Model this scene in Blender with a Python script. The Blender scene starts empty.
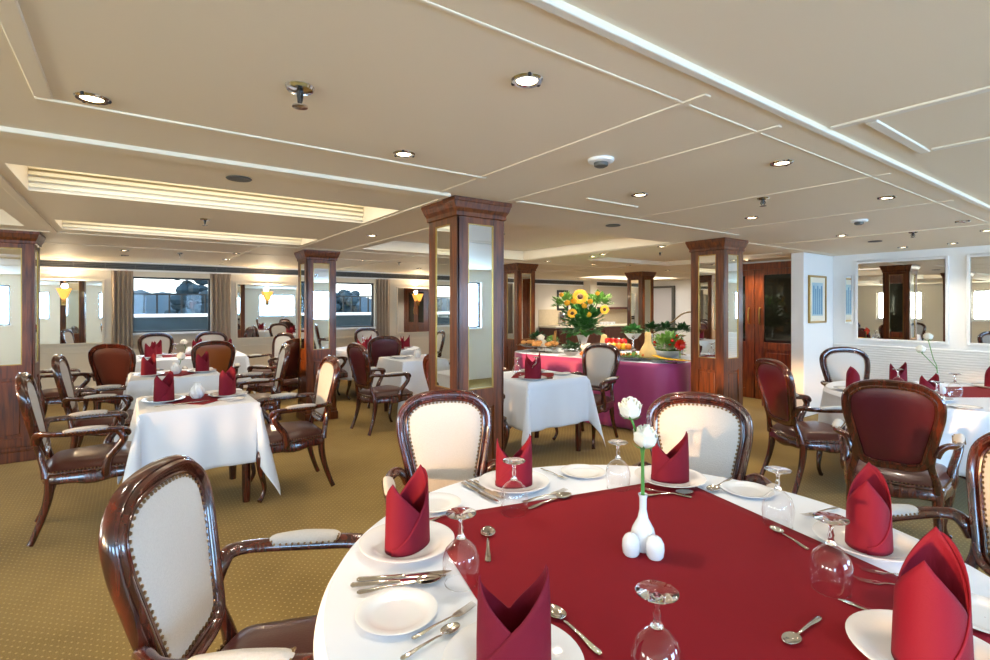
import bpy, bmesh, math, random
from math import sin, cos, pi, sqrt, atan2, radians
from mathutils import Vector, Matrix
random.seed(7)
SC = bpy.context.scene
COL = SC.collection
# ---------------------------------------------------------------- camera frame
FPX, CXP, HY, CH = 507.0, 495.0, 306.0, 1.45
TH = radians(35.74); CT, ST = cos(TH), sin(TH)
H = 2.15            # ceiling height
D = 9.9             # window wall
TT = 0.75           # table top
def W(R, F):        # ground distances (right, forward) -> room axes
    return (CT*R + ST*F, -ST*R + CT*F)
def P(px, py, z):   # floor-plan point seen at a pixel, for a known height
    d = FPX*(CH - z)/(py - HY)
    return W((px - CXP)/FPX*d, d)
# ---------------------------------------------------------------- materials
def lin(c):
    if isinstance(c, str):
        c = [int(c[i:i+2], 16)/255 for i in (0, 2, 4)]
    return tuple([(v/12.92 if v <= .04045 else ((v+.055)/1.055)**2.4) for v in c]) + (1,)
def mat(name, col, rough=.5, metal=0, coat=0, sheen=0, spec=.5, var=0, vscale=8, bump=0, bscale=60, emit=None, es=0):
    m = bpy.data.materials.new(name); m.use_nodes = True
    nt = m.node_tree; b = nt.nodes['Principled BSDF']
    b.inputs['Base Color'].default_value = lin(col); b.inputs['Roughness'].default_value = rough
    b.inputs['Metallic'].default_value = metal; b.inputs['Coat Weight'].default_value = coat
    b.inputs['Coat Roughness'].default_value = .08
    b.inputs['Sheen Weight'].default_value = sheen; b.inputs['Specular IOR Level'].default_value = spec
    if emit:
        b.inputs['Emission Color'].default_value = lin(emit); b.inputs['Emission Strength'].default_value = es
    tc = None
    if var or bump:
        tc = nt.nodes.new('ShaderNodeTexCoord')
    if var:
        n = nt.nodes.new('ShaderNodeTexNoise'); n.inputs['Scale'].default_value = vscale; n.inputs['Detail'].default_value = 5
        nt.links.new(tc.outputs['Object'], n.inputs['Vector'])
        r = nt.nodes.new('ShaderNodeMixRGB'); r.blend_type = 'MIX'
        c = lin(col)
        r.inputs[1].default_value = tuple(min(1, v*(1-var)) for v in c[:3])+(1,)
        r.inputs[2].default_value = tuple(min(1, v*(1+var)) for v in c[:3])+(1,)
        nt.links.new(n.outputs['Fac'], r.inputs[0]); nt.links.new(r.outputs[0], b.inputs['Base Color'])
    if bump:
        n2 = nt.nodes.new('ShaderNodeTexNoise'); n2.inputs['Scale'].default_value = bscale
        nt.links.new(tc.outputs['Object'], n2.inputs['Vector'])
        bp = nt.nodes.new('ShaderNodeBump'); bp.inputs['Strength'].default_value = bump; bp.inputs['Distance'].default_value = .004
        nt.links.new(n2.outputs['Fac'], bp.inputs['Height']); nt.links.new(bp.outputs[0], b.inputs['Normal'])
    return m
def wood(name, c1, c2, rough=.3, coat=.6, axis=2, scale=6):
    m = mat(name, c1, rough, coat=coat); nt = m.node_tree; b = nt.nodes['Principled BSDF']
    tc = nt.nodes.new('ShaderNodeTexCoord'); mp = nt.nodes.new('ShaderNodeMapping')
    s = [14, 14, 14]; s[axis] = 1.2; mp.inputs['Scale'].default_value = s
    n = nt.nodes.new('ShaderNodeTexNoise'); n.inputs['Scale'].default_value = scale; n.inputs['Detail'].default_value = 6; n.inputs['Distortion'].default_value = .6
    r = nt.nodes.new('ShaderNodeValToRGB'); r.color_ramp.elements[0].position = .35; r.color_ramp.elements[1].position = .68
    r.color_ramp.elements[0].color = lin(c2); r.color_ramp.elements[1].color = lin(c1)
    nt.links.new(tc.outputs['Object'], mp.inputs[0]); nt.links.new(mp.outputs[0], n.inputs['Vector'])
    nt.links.new(n.outputs['Fac'], r.inputs[0]); nt.links.new(r.outputs[0], b.inputs['Base Color'])
    return m
def thin_glass(name, tint='f6fafa', refl=1.0, ior=1.5):
    m = bpy.data.materials.new(name); m.use_nodes = True; nt = m.node_tree
    nt.nodes.remove(nt.nodes['Principled BSDF']); out = nt.nodes['Material Output']
    t = nt.nodes.new('ShaderNodeBsdfTransparent'); t.inputs[0].default_value = lin(tint)
    g = nt.nodes.new('ShaderNodeBsdfGlossy'); g.inputs['Roughness'].default_value = .02; g.inputs[0].default_value = (1, 1, 1, 1)
    f = nt.nodes.new('ShaderNodeLayerWeight'); f.inputs['Blend'].default_value = .5
    mx = nt.nodes.new('ShaderNodeMixShader'); pw = nt.nodes.new('ShaderNodeMath'); pw.operation = 'POWER'; pw.inputs[1].default_value = 3
    mu = nt.nodes.new('ShaderNodeMath'); mu.operation = 'MULTIPLY_ADD'; mu.inputs[1].default_value = .75*refl; mu.inputs[2].default_value = .05*refl
    nt.links.new(f.outputs['Facing'], pw.inputs[0]); nt.links.new(pw.outputs[0], mu.inputs[0]); nt.links.new(mu.outputs[0], mx.inputs[0])
    nt.links.new(t.outputs[0], mx.inputs[1]); nt.links.new(g.outputs[0], mx.inputs[2]); nt.links.new(mx.outputs[0], out.inputs[0])
    return m
def carpet():
    m = mat('carpet_weave', 'a58644', .95, sheen=.1, spec=.1); nt = m.node_tree; b = nt.nodes['Principled BSDF']; L = nt.links
    tc = nt.nodes.new('ShaderNodeTexCoord')
    def dots(off, sc):
        v = nt.nodes.new('ShaderNodeVectorMath'); v.operation = 'MULTIPLY_ADD'; v.inputs[1].default_value = (sc, sc, 0); v.inputs[2].default_value = (off, off, 0)
        fr = nt.nodes.new('ShaderNodeVectorMath'); fr.operation = 'FRACTION'
        sb = nt.nodes.new('ShaderNodeVectorMath'); sb.operation = 'SUBTRACT'; sb.inputs[1].default_value = (.5, .5, 0)
        ln = nt.nodes.new('ShaderNodeVectorMath'); ln.operation = 'LENGTH'
        lt = nt.nodes.new('ShaderNodeMath'); lt.operation = 'LESS_THAN'; lt.inputs[1].default_value = .1
        L.new(tc.outputs['Object'], v.inputs[0]); L.new(v.outputs[0], fr.inputs[0]); L.new(fr.outputs[0], sb.inputs[0]); L.new(sb.outputs[0], ln.inputs[0]); L.new(ln.outputs['Value'], lt.inputs[0])
        return lt
    a = dots(0, 22); c = dots(.5, 22); mx = nt.nodes.new('ShaderNodeMath'); mx.operation = 'MAXIMUM'
    L.new(a.outputs[0], mx.inputs[0]); L.new(c.outputs[0], mx.inputs[1])
    n = nt.nodes.new('ShaderNodeTexNoise'); n.inputs['Scale'].default_value = 1.1; n.inputs['Detail'].default_value = 3
    L.new(tc.outputs['Object'], n.inputs['Vector'])
    r = nt.nodes.new('ShaderNodeValToRGB'); r.color_ramp.elements[0].position = .35; r.color_ramp.elements[1].position = .65
    r.color_ramp.elements[0].color = lin('7d6430'); r.color_ramp.elements[1].color = lin('957a41')
    L.new(n.outputs['Fac'], r.inputs[0])
    mm = nt.nodes.new('ShaderNodeMixRGB'); mm.inputs[2].default_value = lin('ab9158'); L.new(mx.outputs[0], mm.inputs[0]); L.new(r.outputs[0], mm.inputs[1]); L.new(mm.outputs[0], b.inputs['Base Color'])
    n2 = nt.nodes.new('ShaderNodeTexNoise'); n2.inputs['Scale'].default_value = 180; L.new(tc.outputs['Object'], n2.inputs['Vector'])
    bp = nt.nodes.new('ShaderNodeBump'); bp.inputs['Strength'].default_value = .6; bp.inputs['Distance'].default_value = .006
    L.new(n2.outputs['Fac'], bp.inputs['Height']); L.new(bp.outputs[0], b.inputs['Normal'])
    return m
M = dict(
 frame=wood('polished_mahogany', '5a2415', '260d09', .22, .8, scale=3),
 col=wood('column_mahogany', '7c3e12', '421d08', .38, .12, scale=2.5),
 doorw=wood('door_mahogany', '8a3f12', '4f1f09', .3, .5, scale=2.5),
 leather=mat('brown_leather', '451a12', .34, coat=.3, bump=.15, bscale=150),
 maroon=mat('maroon_leather', '4a0e1a', .33, coat=.3, bump=.12, bscale=150),
 tan=mat('warm_lit_brown_leather', '8a4a1c', .3, coat=.3, bump=.12, bscale=150),  # brown leather with warm light put into its colour
 linen=mat('cream_chenille', 'b9b4ad', .9, sheen=.2, var=.1, vscale=180, bump=.5, bscale=260),
 brass=mat('aged_brass_nails', '8a7355', .3, 1),
 cloth=mat('white_table_linen', 'd9dfe8', .8, bump=.06, bscale=500),
 red=mat('burgundy_overlay', '790616', .85, spec=.25, var=.06, vscale=12, bump=.1, bscale=400),
 napkin=mat('burgundy_napkin', '70031e', .75, spec=.3, bump=.15, bscale=350),
 china=mat('white_china', 'e2e4e6', .12, coat=.5),
 steel=mat('cutlery_steel', 'c8c4bd', .16, 1),
 chrome=mat('chrome', 'd0d0d0', .12, 1),
 mirror=mat('mirror_silver', 'e4e6e4', .015, 1),
 darkglass=mat('smoked_door_glass', '2a2a22', .05, .6),
 ceil=mat('ceiling_paint', 'e8dac2', .6),
 ceilw=mat('coffer_paint', 'f0e6c8', .6),
 trim=mat('ceiling_trim_paint', 'e6dfd2', .4),
 wallw=mat('white_wall_paint', 'e9e8e6', .5),
 wallc=mat('cream_wall_paint', 'ddd3c0', .6),
 carpet=carpet(),
 curtain=mat('taupe_curtain', 'a3907c', .85, sheen=.2, var=.12, vscale=14),
 glass=thin_glass('window_glass', 'f2f8fa', .12),
 goblet=thin_glass('goblet_glass', 'fbfbfc', 1.25, 1.45),
 solidglass=None,
 black=mat('black_plastic', '1b1a1a', .4),
 vent=mat('vent_grille_metal', '55544f', .5),
 lamp=mat('lamp_lens', 'fff2d8', .5, emit='ffe9c4', es=14),
 amber=mat('sconce_shade', 'e3b468', .4, emit='ffb04a', es=1.1),
 stem=mat('stem_green', '4f8a3a', .5),
 leaf=mat('leaf_green', '35702c', .55, var=.35, vscale=20),
 leafd=mat('dark_leaf_green', '1f4a20', .55, var=.35, vscale=20),
 leafl=mat('pale_leaf_green', '6f9a44', .55, var=.35, vscale=20),
 rose=mat('ivory_petal', 'eeeadb', .6, sheen=.2),
 yellow=mat('yellow_petal', 'e2a51a', .6),
 seedc=mat('flower_centre', '4a2a12', .8),
 purple=mat('plum_satin_cloth', 'a83c74', .45, sheen=.3, var=.08, vscale=3),
 bread=mat('bread_crust', 'bd8747', .7, var=.25, vscale=30),
 redp=mat('red_pepper_skin', 'c4180f', .2, coat=.5),
 orange=mat('orange_vegetable', 'e27a1c', .45),
 yel=mat('yellow_pepper_skin', 'e9b21c', .25, coat=.5),
 squash=mat('carved_squash', 'e0bf7c', .6, var=.1, vscale=30),
 pastel=mat('pale_carved_vegetable', 'eeeadf', .6, var=.1, vscale=30),
 water=mat('river_water', '45666e', .15, var=.3, vscale=.5),
 hill=mat('distant_tree_leaves', '27363b', .95, var=.35, vscale=1.2),
 hull=mat('dark_blue_hull', '16262f', .25),
 hazeblue=mat('blue_canvas_awning', '4f86a8', .6),
 paper=mat('cream_mount_board', 'e6ddc8', .7),
 print=mat('pale_blue_print', 'a9c0c6', .6, var=.2, vscale=14),
 gold=mat('gilt_frame', 'a98748', .35, .8),
 counter=wood('counter_mahogany', '5c2a18', '3b180e', .35, .3, scale=3),
 grey=mat('grey_door_paint', 'b9b7b8', .5),
)
g = bpy.data.materials.new('clear_glass'); g.use_nodes = True
b = g.node_tree.nodes['Principled BSDF']; b.inputs['Transmission Weight'].default_value = 1; b.inputs['Roughness'].default_value = 0; b.inputs['IOR'].default_value = 1.45
b.inputs['Base Color'].default_value = (1, 1, 1, 1); M['solidglass'] = g
# ---------------------------------------------------------------- mesh helpers
class MB:
    def __init__(s): s.v = []; s.f = []
    def add(s, vs, fs):
        o = len(s.v); s.v += [tuple(p) for p in vs]; s.f += [tuple(i+o for i in f) for f in fs]; return s
    def box(s, x0, x1, y0, y1, z0, z1):
        return s.add([(x0,y0,z0),(x1,y0,z0),(x1,y1,z0),(x0,y1,z0),(x0,y0,z1),(x1,y0,z1),(x1,y1,z1),(x0,y1,z1)],
                     [(0,3,2,1),(4,5,6,7),(0,1,5,4),(1,2,6,5),(2,3,7,6),(3,0,4,7)])
    def tube(s, pts, rad, n=10, cap=True, up=None, flat=1.0):
        pts = [Vector(p) for p in pts]; m = len(pts)
        if not isinstance(rad, (list, tuple)): rad = [rad]*m
        vs = []; prev = None
        for i in range(m):
            t = (pts[min(i+1, m-1)] - pts[max(i-1, 0)]).normalized()
            if prev is None:
                u = Vector(up) if up else (Vector((0,0,1)) if abs(t.z) < .9 else Vector((1,0,0)))
            else: u = prev
            u = (u - t*u.dot(t)).normalized(); w = t.cross(u); prev = u
            for k in range(n):
                a = 2*pi*k/n; vs.append(pts[i] + u*(cos(a)*rad[i]*flat) + w*(sin(a)*rad[i]))
        fs = [(i*n+k, i*n+(k+1)%n, (i+1)*n+(k+1)%n, (i+1)*n+k) for i in range(m-1) for k in range(n)]
        if cap: fs += [tuple(range(n))[::-1], tuple(range((m-1)*n, m*n))]
        return s.add(vs, fs)
    def lathe(s, prof, n=24, c=(0,0,0), close=False, sx=1, sy=1):
        vs = [(c[0]+r*cos(2*pi*k/n)*sx, c[1]+r*sin(2*pi*k/n)*sy, c[2]+z) for r, z in prof for k in range(n)]
        m = len(prof)
        fs = [(i*n+k, i*n+(k+1)%n, (i+1)*n+(k+1)%n, (i+1)*n+k) for i in range(m-1) for k in range(n)]
        if close: fs += [((m-1)*n+k, (m-1)*n+(k+1)%n, (k+1)%n, k) for k in range(n)]
        return s.add(vs, fs)
    def grid(s, fn, nu, nv, wu=False, wv=False):
        vs = [fn(i, j) for i in range(nu) for j in range(nv)]
        fs = []
        for i in range(nu if wu else nu-1):
            for j in range(nv if wv else nv-1):
                fs.append((i*nv+j, ((i+1)%nu)*nv+j, ((i+1)%nu)*nv+(j+1)%nv, i*nv+(j+1)%nv))
        return s.add(vs, fs)
    def ball(s, c, r, n=10, m=7, sq=(1,1,1), half=False):
        a1 = pi/2 if half else pi
        return s.grid(lambda i, j: (c[0]+sq[0]*r*sin(max(.001, a1*i/(m-1)))*cos(2*pi*j/n), c[1]+sq[1]*r*sin(max(.001, a1*i/(m-1)))*sin(2*pi*j/n), c[2]+sq[2]*r*cos(a1*i/(m-1))), m, n, False, True)
    def xf(s, mtx): s.v = [tuple(mtx @ Vector(p)) for p in s.v]; return s
    def build(s, name, m, parent=None, smooth=True, bevel=0, solid=0, sub=0, loc=None, rz=0):
        me = bpy.data.meshes.new(name); me.from_pydata(s.v, [], s.f); me.update()
        bm = bmesh.new(); bm.from_mesh(me); bmesh.ops.remove_doubles(bm, verts=bm.verts, dist=1e-6); bmesh.ops.recalc_face_normals(bm, faces=bm.faces); bm.to_mesh(me); bm.free()
        if smooth:
            me.shade_smooth(); me.set_sharp_from_angle(angle=radians(40))
        me.materials.append(m)
        o = bpy.data.objects.new(name, me); COL.objects.link(o)
        if parent: o.parent = parent
        if loc: o.location = loc
        o.rotation_euler.z = rz
        if bevel:
            b = o.modifiers.new('bevel', 'BEVEL'); b.width = bevel; b.segments = 2; b.limit_method = 'ANGLE'
        if solid:
            b = o.modifiers.new('solid', 'SOLIDIFY'); b.thickness = solid; b.offset = 0
        if sub:
            b = o.modifiers.new('sub', 'SUBSURF'); b.levels = sub; b.render_levels = sub
        return o
def tag(o, label=None, cat=None, group=None, kind=None):
    if label: o['label'] = label
    if cat: o['category'] = cat
    if group: o['group'] = group
    if kind: o['kind'] = kind
    return o
def thing(name, label, cat, loc=(0,0,0), rz=0, group=None):
    o = bpy.data.objects.new(name, None); COL.objects.link(o); o.location = loc; o.rotation_euler.z = rz; o.empty_display_size = .1
    return tag(o, label, cat, group)
def struct(o): o['kind'] = 'structure'; return o
def dup(root, loc, rz=0, label=None, group=None, scale=None):
    def rec(o, par):
        c = o.copy(); COL.objects.link(c)
        if par is not None: c.parent = par
        for ch in list(o.children): rec(ch, c)
        return c
    r = rec(root, None); r.location = loc; r.rotation_euler.z = rz
    if scale: r.scale = (scale,)*3
    if label: r['label'] = label
    if group: r['group'] = group
    return r
class Proto:      # first use moves the original, later uses copy it
    def __init__(s, root): s.root = root; s.used = False
    def put(s, loc, rz, label, group=None, scale=None):
        if not s.used:
            s.used = True; r = s.root; r.location = loc; r.rotation_euler.z = rz
            if scale: r.scale = (scale,)*3
            r['label'] = label
            if group: r['group'] = group
            return r
        return dup(s.root, loc, rz, label, group, scale)
def crom(pts, n, closed=False):
    out = []; m = len(pts); pts = [Vector(p) for p in pts]
    segs = m if closed else m-1
    for i in range(segs):
        if closed: a, b, c, d = pts[(i-1)%m], pts[i], pts[(i+1)%m], pts[(i+2)%m]
        else: a, b, c, d = pts[max(i-1,0)], pts[i], pts[i+1], pts[min(i+2,m-1)]
        for k in range(n):
            t = k/n
            out.append(.5*((2*b)+(c-a)*t+(2*a-5*b+4*c-d)*t*t+(3*b-a-3*c+d)*t**3))
    if not closed: out.append(pts[-1])
    return out
def lerp_list(vals, n):
    out = []
    for i in range(len(vals)-1):
        for k in range(n): out.append(vals[i]+(vals[i+1]-vals[i])*k/n)
    return out+[vals[-1]]
# ---------------------------------------------------------------- room shell
RX0, RX1, RX2, RY0 = -4.6, 8.0, 12.0, -2.8
struct(MB().box(RX0, RX2, RY0, D, -.1, 0).build('floor', M['carpet'], smooth=False))
# ceiling with recessed coffers
rec = [(-.5, 1.6, 3.42, 4.14, .2), (-.5, 1.6, 5.42, 6.04, .2), (2.3, 4.85, 3.42, 6.0, .13), (RX0, RX1, RY0, .87, .014),
       (-3.6, -.75, 3.42, 6.0, .13), (5.6, 7.6, 3.4, 5.4, .06), (8.9, 11.2, 7.6, 8.9, .1)]
xs = sorted({RX0, RX2} | {r[0] for r in rec} | {r[1] for r in rec}); ys = sorted({RY0, D} | {r[2] for r in rec} | {r[3] for r in rec})
def hgt(i, j):
    if not (0 <= i < len(xs)-1 and 0 <= j < len(ys)-1): return None
    cx, cy = (xs[i]+xs[i+1])/2, (ys[j]+ys[j+1])/2
    for r in rec:
        if r[0] < cx < r[1] and r[2] < cy < r[3]: return H+r[4]
    return H
m = MB()
for i in range(len(xs)-1):
    for j in range(len(ys)-1):
        z = hgt(i, j); x0, x1, y0, y1 = xs[i], xs[i+1], ys[j], ys[j+1]
        m.add([(x0,y0,z),(x1,y0,z),(x1,y1,z),(x0,y1,z)], [(0,3,2,1)])
        zz = hgt(i+1, j)
        if zz and abs(zz-z) > 1e-4: m.add([(x1,y0,z),(x1,y1,z),(x1,y1,zz),(x1,y0,zz)], [(0,1,2,3)])
        zz = hgt(i, j+1)
        if zz and abs(zz-z) > 1e-4: m.add([(x0,y1,z),(x1,y1,z),(x1,y1,zz),(x0,y1,zz)], [(0,1,2,3)])
m.add([(RX0-.2,RY0-.2,H+.4),(RX2+.2,RY0-.2,H+.4),(RX2+.2,D+.2,H+.4),(RX0-.2,D+.2,H+.4)], [(0,1,2,3)])
struct(m.build('ceiling', M['ceil'], smooth=False))
tn = [0]
def batten(x0, x1, y0, y1, t=.007, mt='ceil', z=H):
    if mt == 'ceil' and t < .02:
        if x1-x0 > y1-y0: c_ = (y0+y1)/2; h_ = (y1-y0)*.36; y0, y1 = c_-h_, c_+h_
        else: c_ = (x0+x1)/2; h_ = (x1-x0)*.36; x0, x1 = c_-h_, c_+h_
    tn[0] += 1
    struct(MB().box(x0, x1, y0, y1, z-t, z+.004).build('trim_%d' % tn[0], M[mt], bevel=.004))
batten(RX0, RX1, .87, .90, .006, 'trim')
batten(-.26, 1.58, 2.26, 2.31); batten(-.27, -.2, .95, 2.25); batten(RX0, 1.62, 2.72, 2.83, .02)
batten(1.53, 1.58, .95, 2.72, .004); batten(2.03, 2.07, .95, 2.72, .004); batten(2.1, 4.85, 2.63, 2.69); batten(2.4, 2.9, 2.3, 2.33, .008)
batten(3.24, 3.27, .95, 2.6, .004); batten(4.4, 4.43, .95, 2.6, .004); batten(5.9, 5.93, .95, 2.9, .008)
batten(RX0, 7.95, 1.03, 1.05, .003); batten(-.62, -.55, 2.9, 6.4); batten(1.62, 1.7, 2.9, 6.4); batten(2.15, 2.22, 2.9, 6.4)
batten(4.9, 4.96, 2.9, 9.6); batten(1.2, 1.25, 6.45, 9.6, .01); batten(3.2, 3.25, 6.45, 9.6, .01); batten(RX0, 12, 7.4, 7.45); batten(RX0, 12, 6.3, 6.35)
batten(5.3, 7.9, 2.9, 2.95); batten(6.9, 6.95, 3.2, 9.6, .01)
batten(2.26, 2.30, RY0, .86, .008, 'trim', H+.014); batten(2.32, 2.98, .72, .76, .008, 'trim', H+.014); batten(2.94, 2.98, RY0, .71, .008, 'trim', H+.014)
# slatted lips inside the two left coffers
for y1 in (4.14, 6.04):
    m = MB()
    for k in range(5): m.box(-.5, 1.6, y1-.012-.006*k, y1-.001, H+.02+.036*k, H+.044+.036*k)
    tn[0] += 1; struct(m.build('trim_%d' % tn[0], M['ceilw'], bevel=.003))
# window wall (Y = D)
WZ0, WZ1 = 1.02, 1.92
def wall_with_holes(name, axis, pos, a0, a1, holes, th, m_, z1=H+.4):
    m = MB()
    def bx(p0, p1, z0, zt):
        if p1-p0 < 1e-4: return
        if axis == 'y': m.box(p0, p1, min(pos, pos+th), max(pos, pos+th), z0, zt)
        else: m.box(min(pos, pos+th), max(pos, pos+th), p0, p1, z0, zt)
    cur = a0
    for h0, h1 in holes:
        bx(cur, h0, 0, z1); bx(h0, h1, 0, WZ0); bx(h0, h1, WZ1, z1); cur = h1
    bx(cur, a1, 0, z1)
    return struct(m.build(name, m_, smooth=False))
front_w = [(-2.94, -1.84), (.02, 1.12), (2.98, 4.08), (5.94, 7.04)]
wall_with_holes('wall_back', 'y', D, RX0, RX2, front_w, .16, M['wallc'])
near_w = [(-3.4, -2.2), (-.9, .5), (1.7, 3.1), (4.3, 5.7), (6.3, 7.6)]
wall_with_holes('wall_front', 'y', RY0, RX0, RX2, near_w, -.16, M['wallw'])
side_w = [(-2.2, -.5), (.1, 1.5), (2.5, 4.0), (5.2, 6.4)]
wall_with_holes('wall_left', 'x', RX0, RY0, D, side_w, -.16, M['wallc'])
wn = [0]
def window(axis, pos, a0, a1, sgn):
    wn[0] += 1
    m = MB()
    def bx(p0, p1, q0, q1, z0, z1):
        if axis == 'y': m.box(p0, p1, pos+min(q0*sgn,q1*sgn), pos+max(q0*sgn,q1*sgn), z0, z1)
        else: m.box(pos+min(q0*sgn,q1*sgn), pos+max(q0*sgn,q1*sgn), p0, p1, z0, z1)
    for p in (a0, a1-.03): bx(p, p+.03, .06, .12, WZ0, WZ1)
    bx(a0+.03, a1-.03, .06, .12, WZ1-.03, WZ1); bx(a0+.03, a1-.03, .06, .12, WZ0, WZ0+.03)
    f = struct(m.build('window_%d' % wn[0], M['black'], smooth=False))
    m = MB(); bx(a0+.03, a1-.03, .085, .091, WZ0+.03, WZ1-.03); m.build('pane', M['glass'], f, smooth=False)
    m = MB(); bx(a0-.03, a1+.03, -.05, .0, WZ0-.035, WZ0-.005); m.build('sill', M['wallw'], f, smooth=False)
    return f
for a in front_w: window('y', D, a[0], a[1], 1)
for a in near_w: window('y', RY0, a[0], a[1], -1)
for a in side_w: window('x', RX0, a[0], a[1], -1)
# right side walls
struct(MB().box(8.0, 8.16, RY0, 5.0, 0, H+.4).build('wall_right', M['wallw'], smooth=False))
struct(MB().box(8.16, RX2, 4.85, 5.0, 0, H+.4).build('wall_side_passage', M['wallw'], smooth=False))
struct(MB().box(12, 12.16, 4.85, D+.16, 0, H+.4).build('wall_far_right', M['wallw'], smooth=False))
struct(MB().box(7.1, 7.999, 3.0, 3.16, .001, H-.001).build('wall_wing', M['wallw'], bevel=.008))
# baseboards, rails and panel mouldings
struct(MB().box(RX0, RX2, D-.018, D, 0, .12).build('baseboard_back', M['wallw'], bevel=.004))
struct(MB().box(7.982, 8.0, RY0, 2.99, 0, .1).build('baseboard_right', M['wallw'], bevel=.004))
m = MB()
for a, b_ in ((-1.3,-.3),(1.46,2.6),(4.5,5.7),(-.2,1.3),(2.8,4.3)):
    for (x0,x1,z0,z1) in ((a,b_,.20,.225),(a,b_,.73,.755),(a,a+.025,.2,.755),(b_-.025,b_,.2,.755)): m.box(x0,x1,D-.012,D+.001,z0,z1)
m.box(RX0, 8.4, D-.02, D+.001, .8, .84)
struct(m.build('trim_wainscot_back', M['wallc'], bevel=.003))
m = MB()
for k in range(26): m.box(7.975-.004, 8.001, RY0, 2.98, .13+k*.031, .13+k*.031+.024)
struct(m.build('trim_ribbed_wainscot', M['wallw'], bevel=.004))
m = MB()
m.box(RX0, RX2, D-.03, D+.001, 2.0, 2.03); m.box(RX0, RX2, D-.025, D+.001, 2.125, 2.15)
struct(m.build('trim_vent_border', M['wallw'], bevel=.003))
vg = thing('air_vent_grille', 'long dark slotted air vent grille under the ceiling above the windows', 'vent', (4, D, 2.08))
MB().box(RX0-4+.01, 7.99, -.008, -.001, -.05, .045).build('backing', M['black'], vg, smooth=False)
m = MB()
for k in range(4): m.box(RX0-4+.01, 7.99, -.02, -.009, -.042+k*.024, -.03+k*.024)
m.build('slats', M['vent'], vg, smooth=False)
m = MB()
for k in range(44): m.box(-8.5+k*.38, -8.485+k*.38, -.024, -.0205, -.05, .045)
m.build('dividers', M['vent'], vg, smooth=False)
# ---------------------------------------------------------------- outside the windows
def outside():
    tag(MB().box(-60, 90, 24, 200, -2.4, -2.2).build('river', M['water'], smooth=False), kind='structure')
    tag(MB().box(-30, 50, 13.6, 24, -2.4, -2.1).build('quay', M['hull'], smooth=False), kind='structure')
    r = thing('deck_railing', 'black metal guard railing of thin upright bars outside the windows', 'railing', (0, 11.6, 0))
    m = MB(); m.box(-8, 14, -.02, .02, 1.66, 1.69)
    m.build('top_rail', M['black'], r, smooth=False)
    m = MB(); m.box(-8, 14, -.03, .03, 1.24, 1.3); m.build('lower_rail', M['wallw'], r, smooth=False)
    m = MB()
    for k in range(110): m.box(-8+k*.2, -7.970+k*.2, -.012, .012, 1.3, 1.66)
    tag(m.build('bars', M['black'], r, smooth=False), kind='stuff')
    MB().box(-8, 14, .05, .15, -.3, 1.235).build('bulwark', M['hull'], r, smooth=False)
    def hf(i, j):
        x = -60+150*i/120; q = j/10
        return (x, 60+q*30, -2.2+(5.4+.5*sin(x*.31)+.35*sin(x*.83+1)+.25*sin(x*1.9))*sin(q*pi/2)**.7)
    tag(MB().grid(hf, 121, 11).build('hillside', M['hill'], smooth=True), kind='structure')
    rr = random.Random(3)
    for k in range(13):
        x = -26+k*7.6+rr.uniform(-.6, .6); y = 56+rr.uniform(-1, 1); h = rr.uniform(5.6, 8.2)
        t = thing('distant_tree', 'hazy grey-green tree on the far river bank', 'tree', (x, y, -2.2), 0, 'trees on the far bank')
        MB().tube([(0,0,0),(0,0,h*.5)], .3, 8).build('trunk', M['counter'], t)
        m = MB()
        for q in range(60):
            a = rr.uniform(0, 2*pi); d_ = rr.uniform(0, 2.4); zz = rr.uniform(h*.3, h*.92)
            d_ *= 1.15-zz/h*.7
            m.ball((d_*1.15*cos(a), d_*.9*sin(a), zz), rr.uniform(.35, .75), 7, 5, (1,1,.8))
        m.build('crown', M['hill'], t)
outside()
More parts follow.
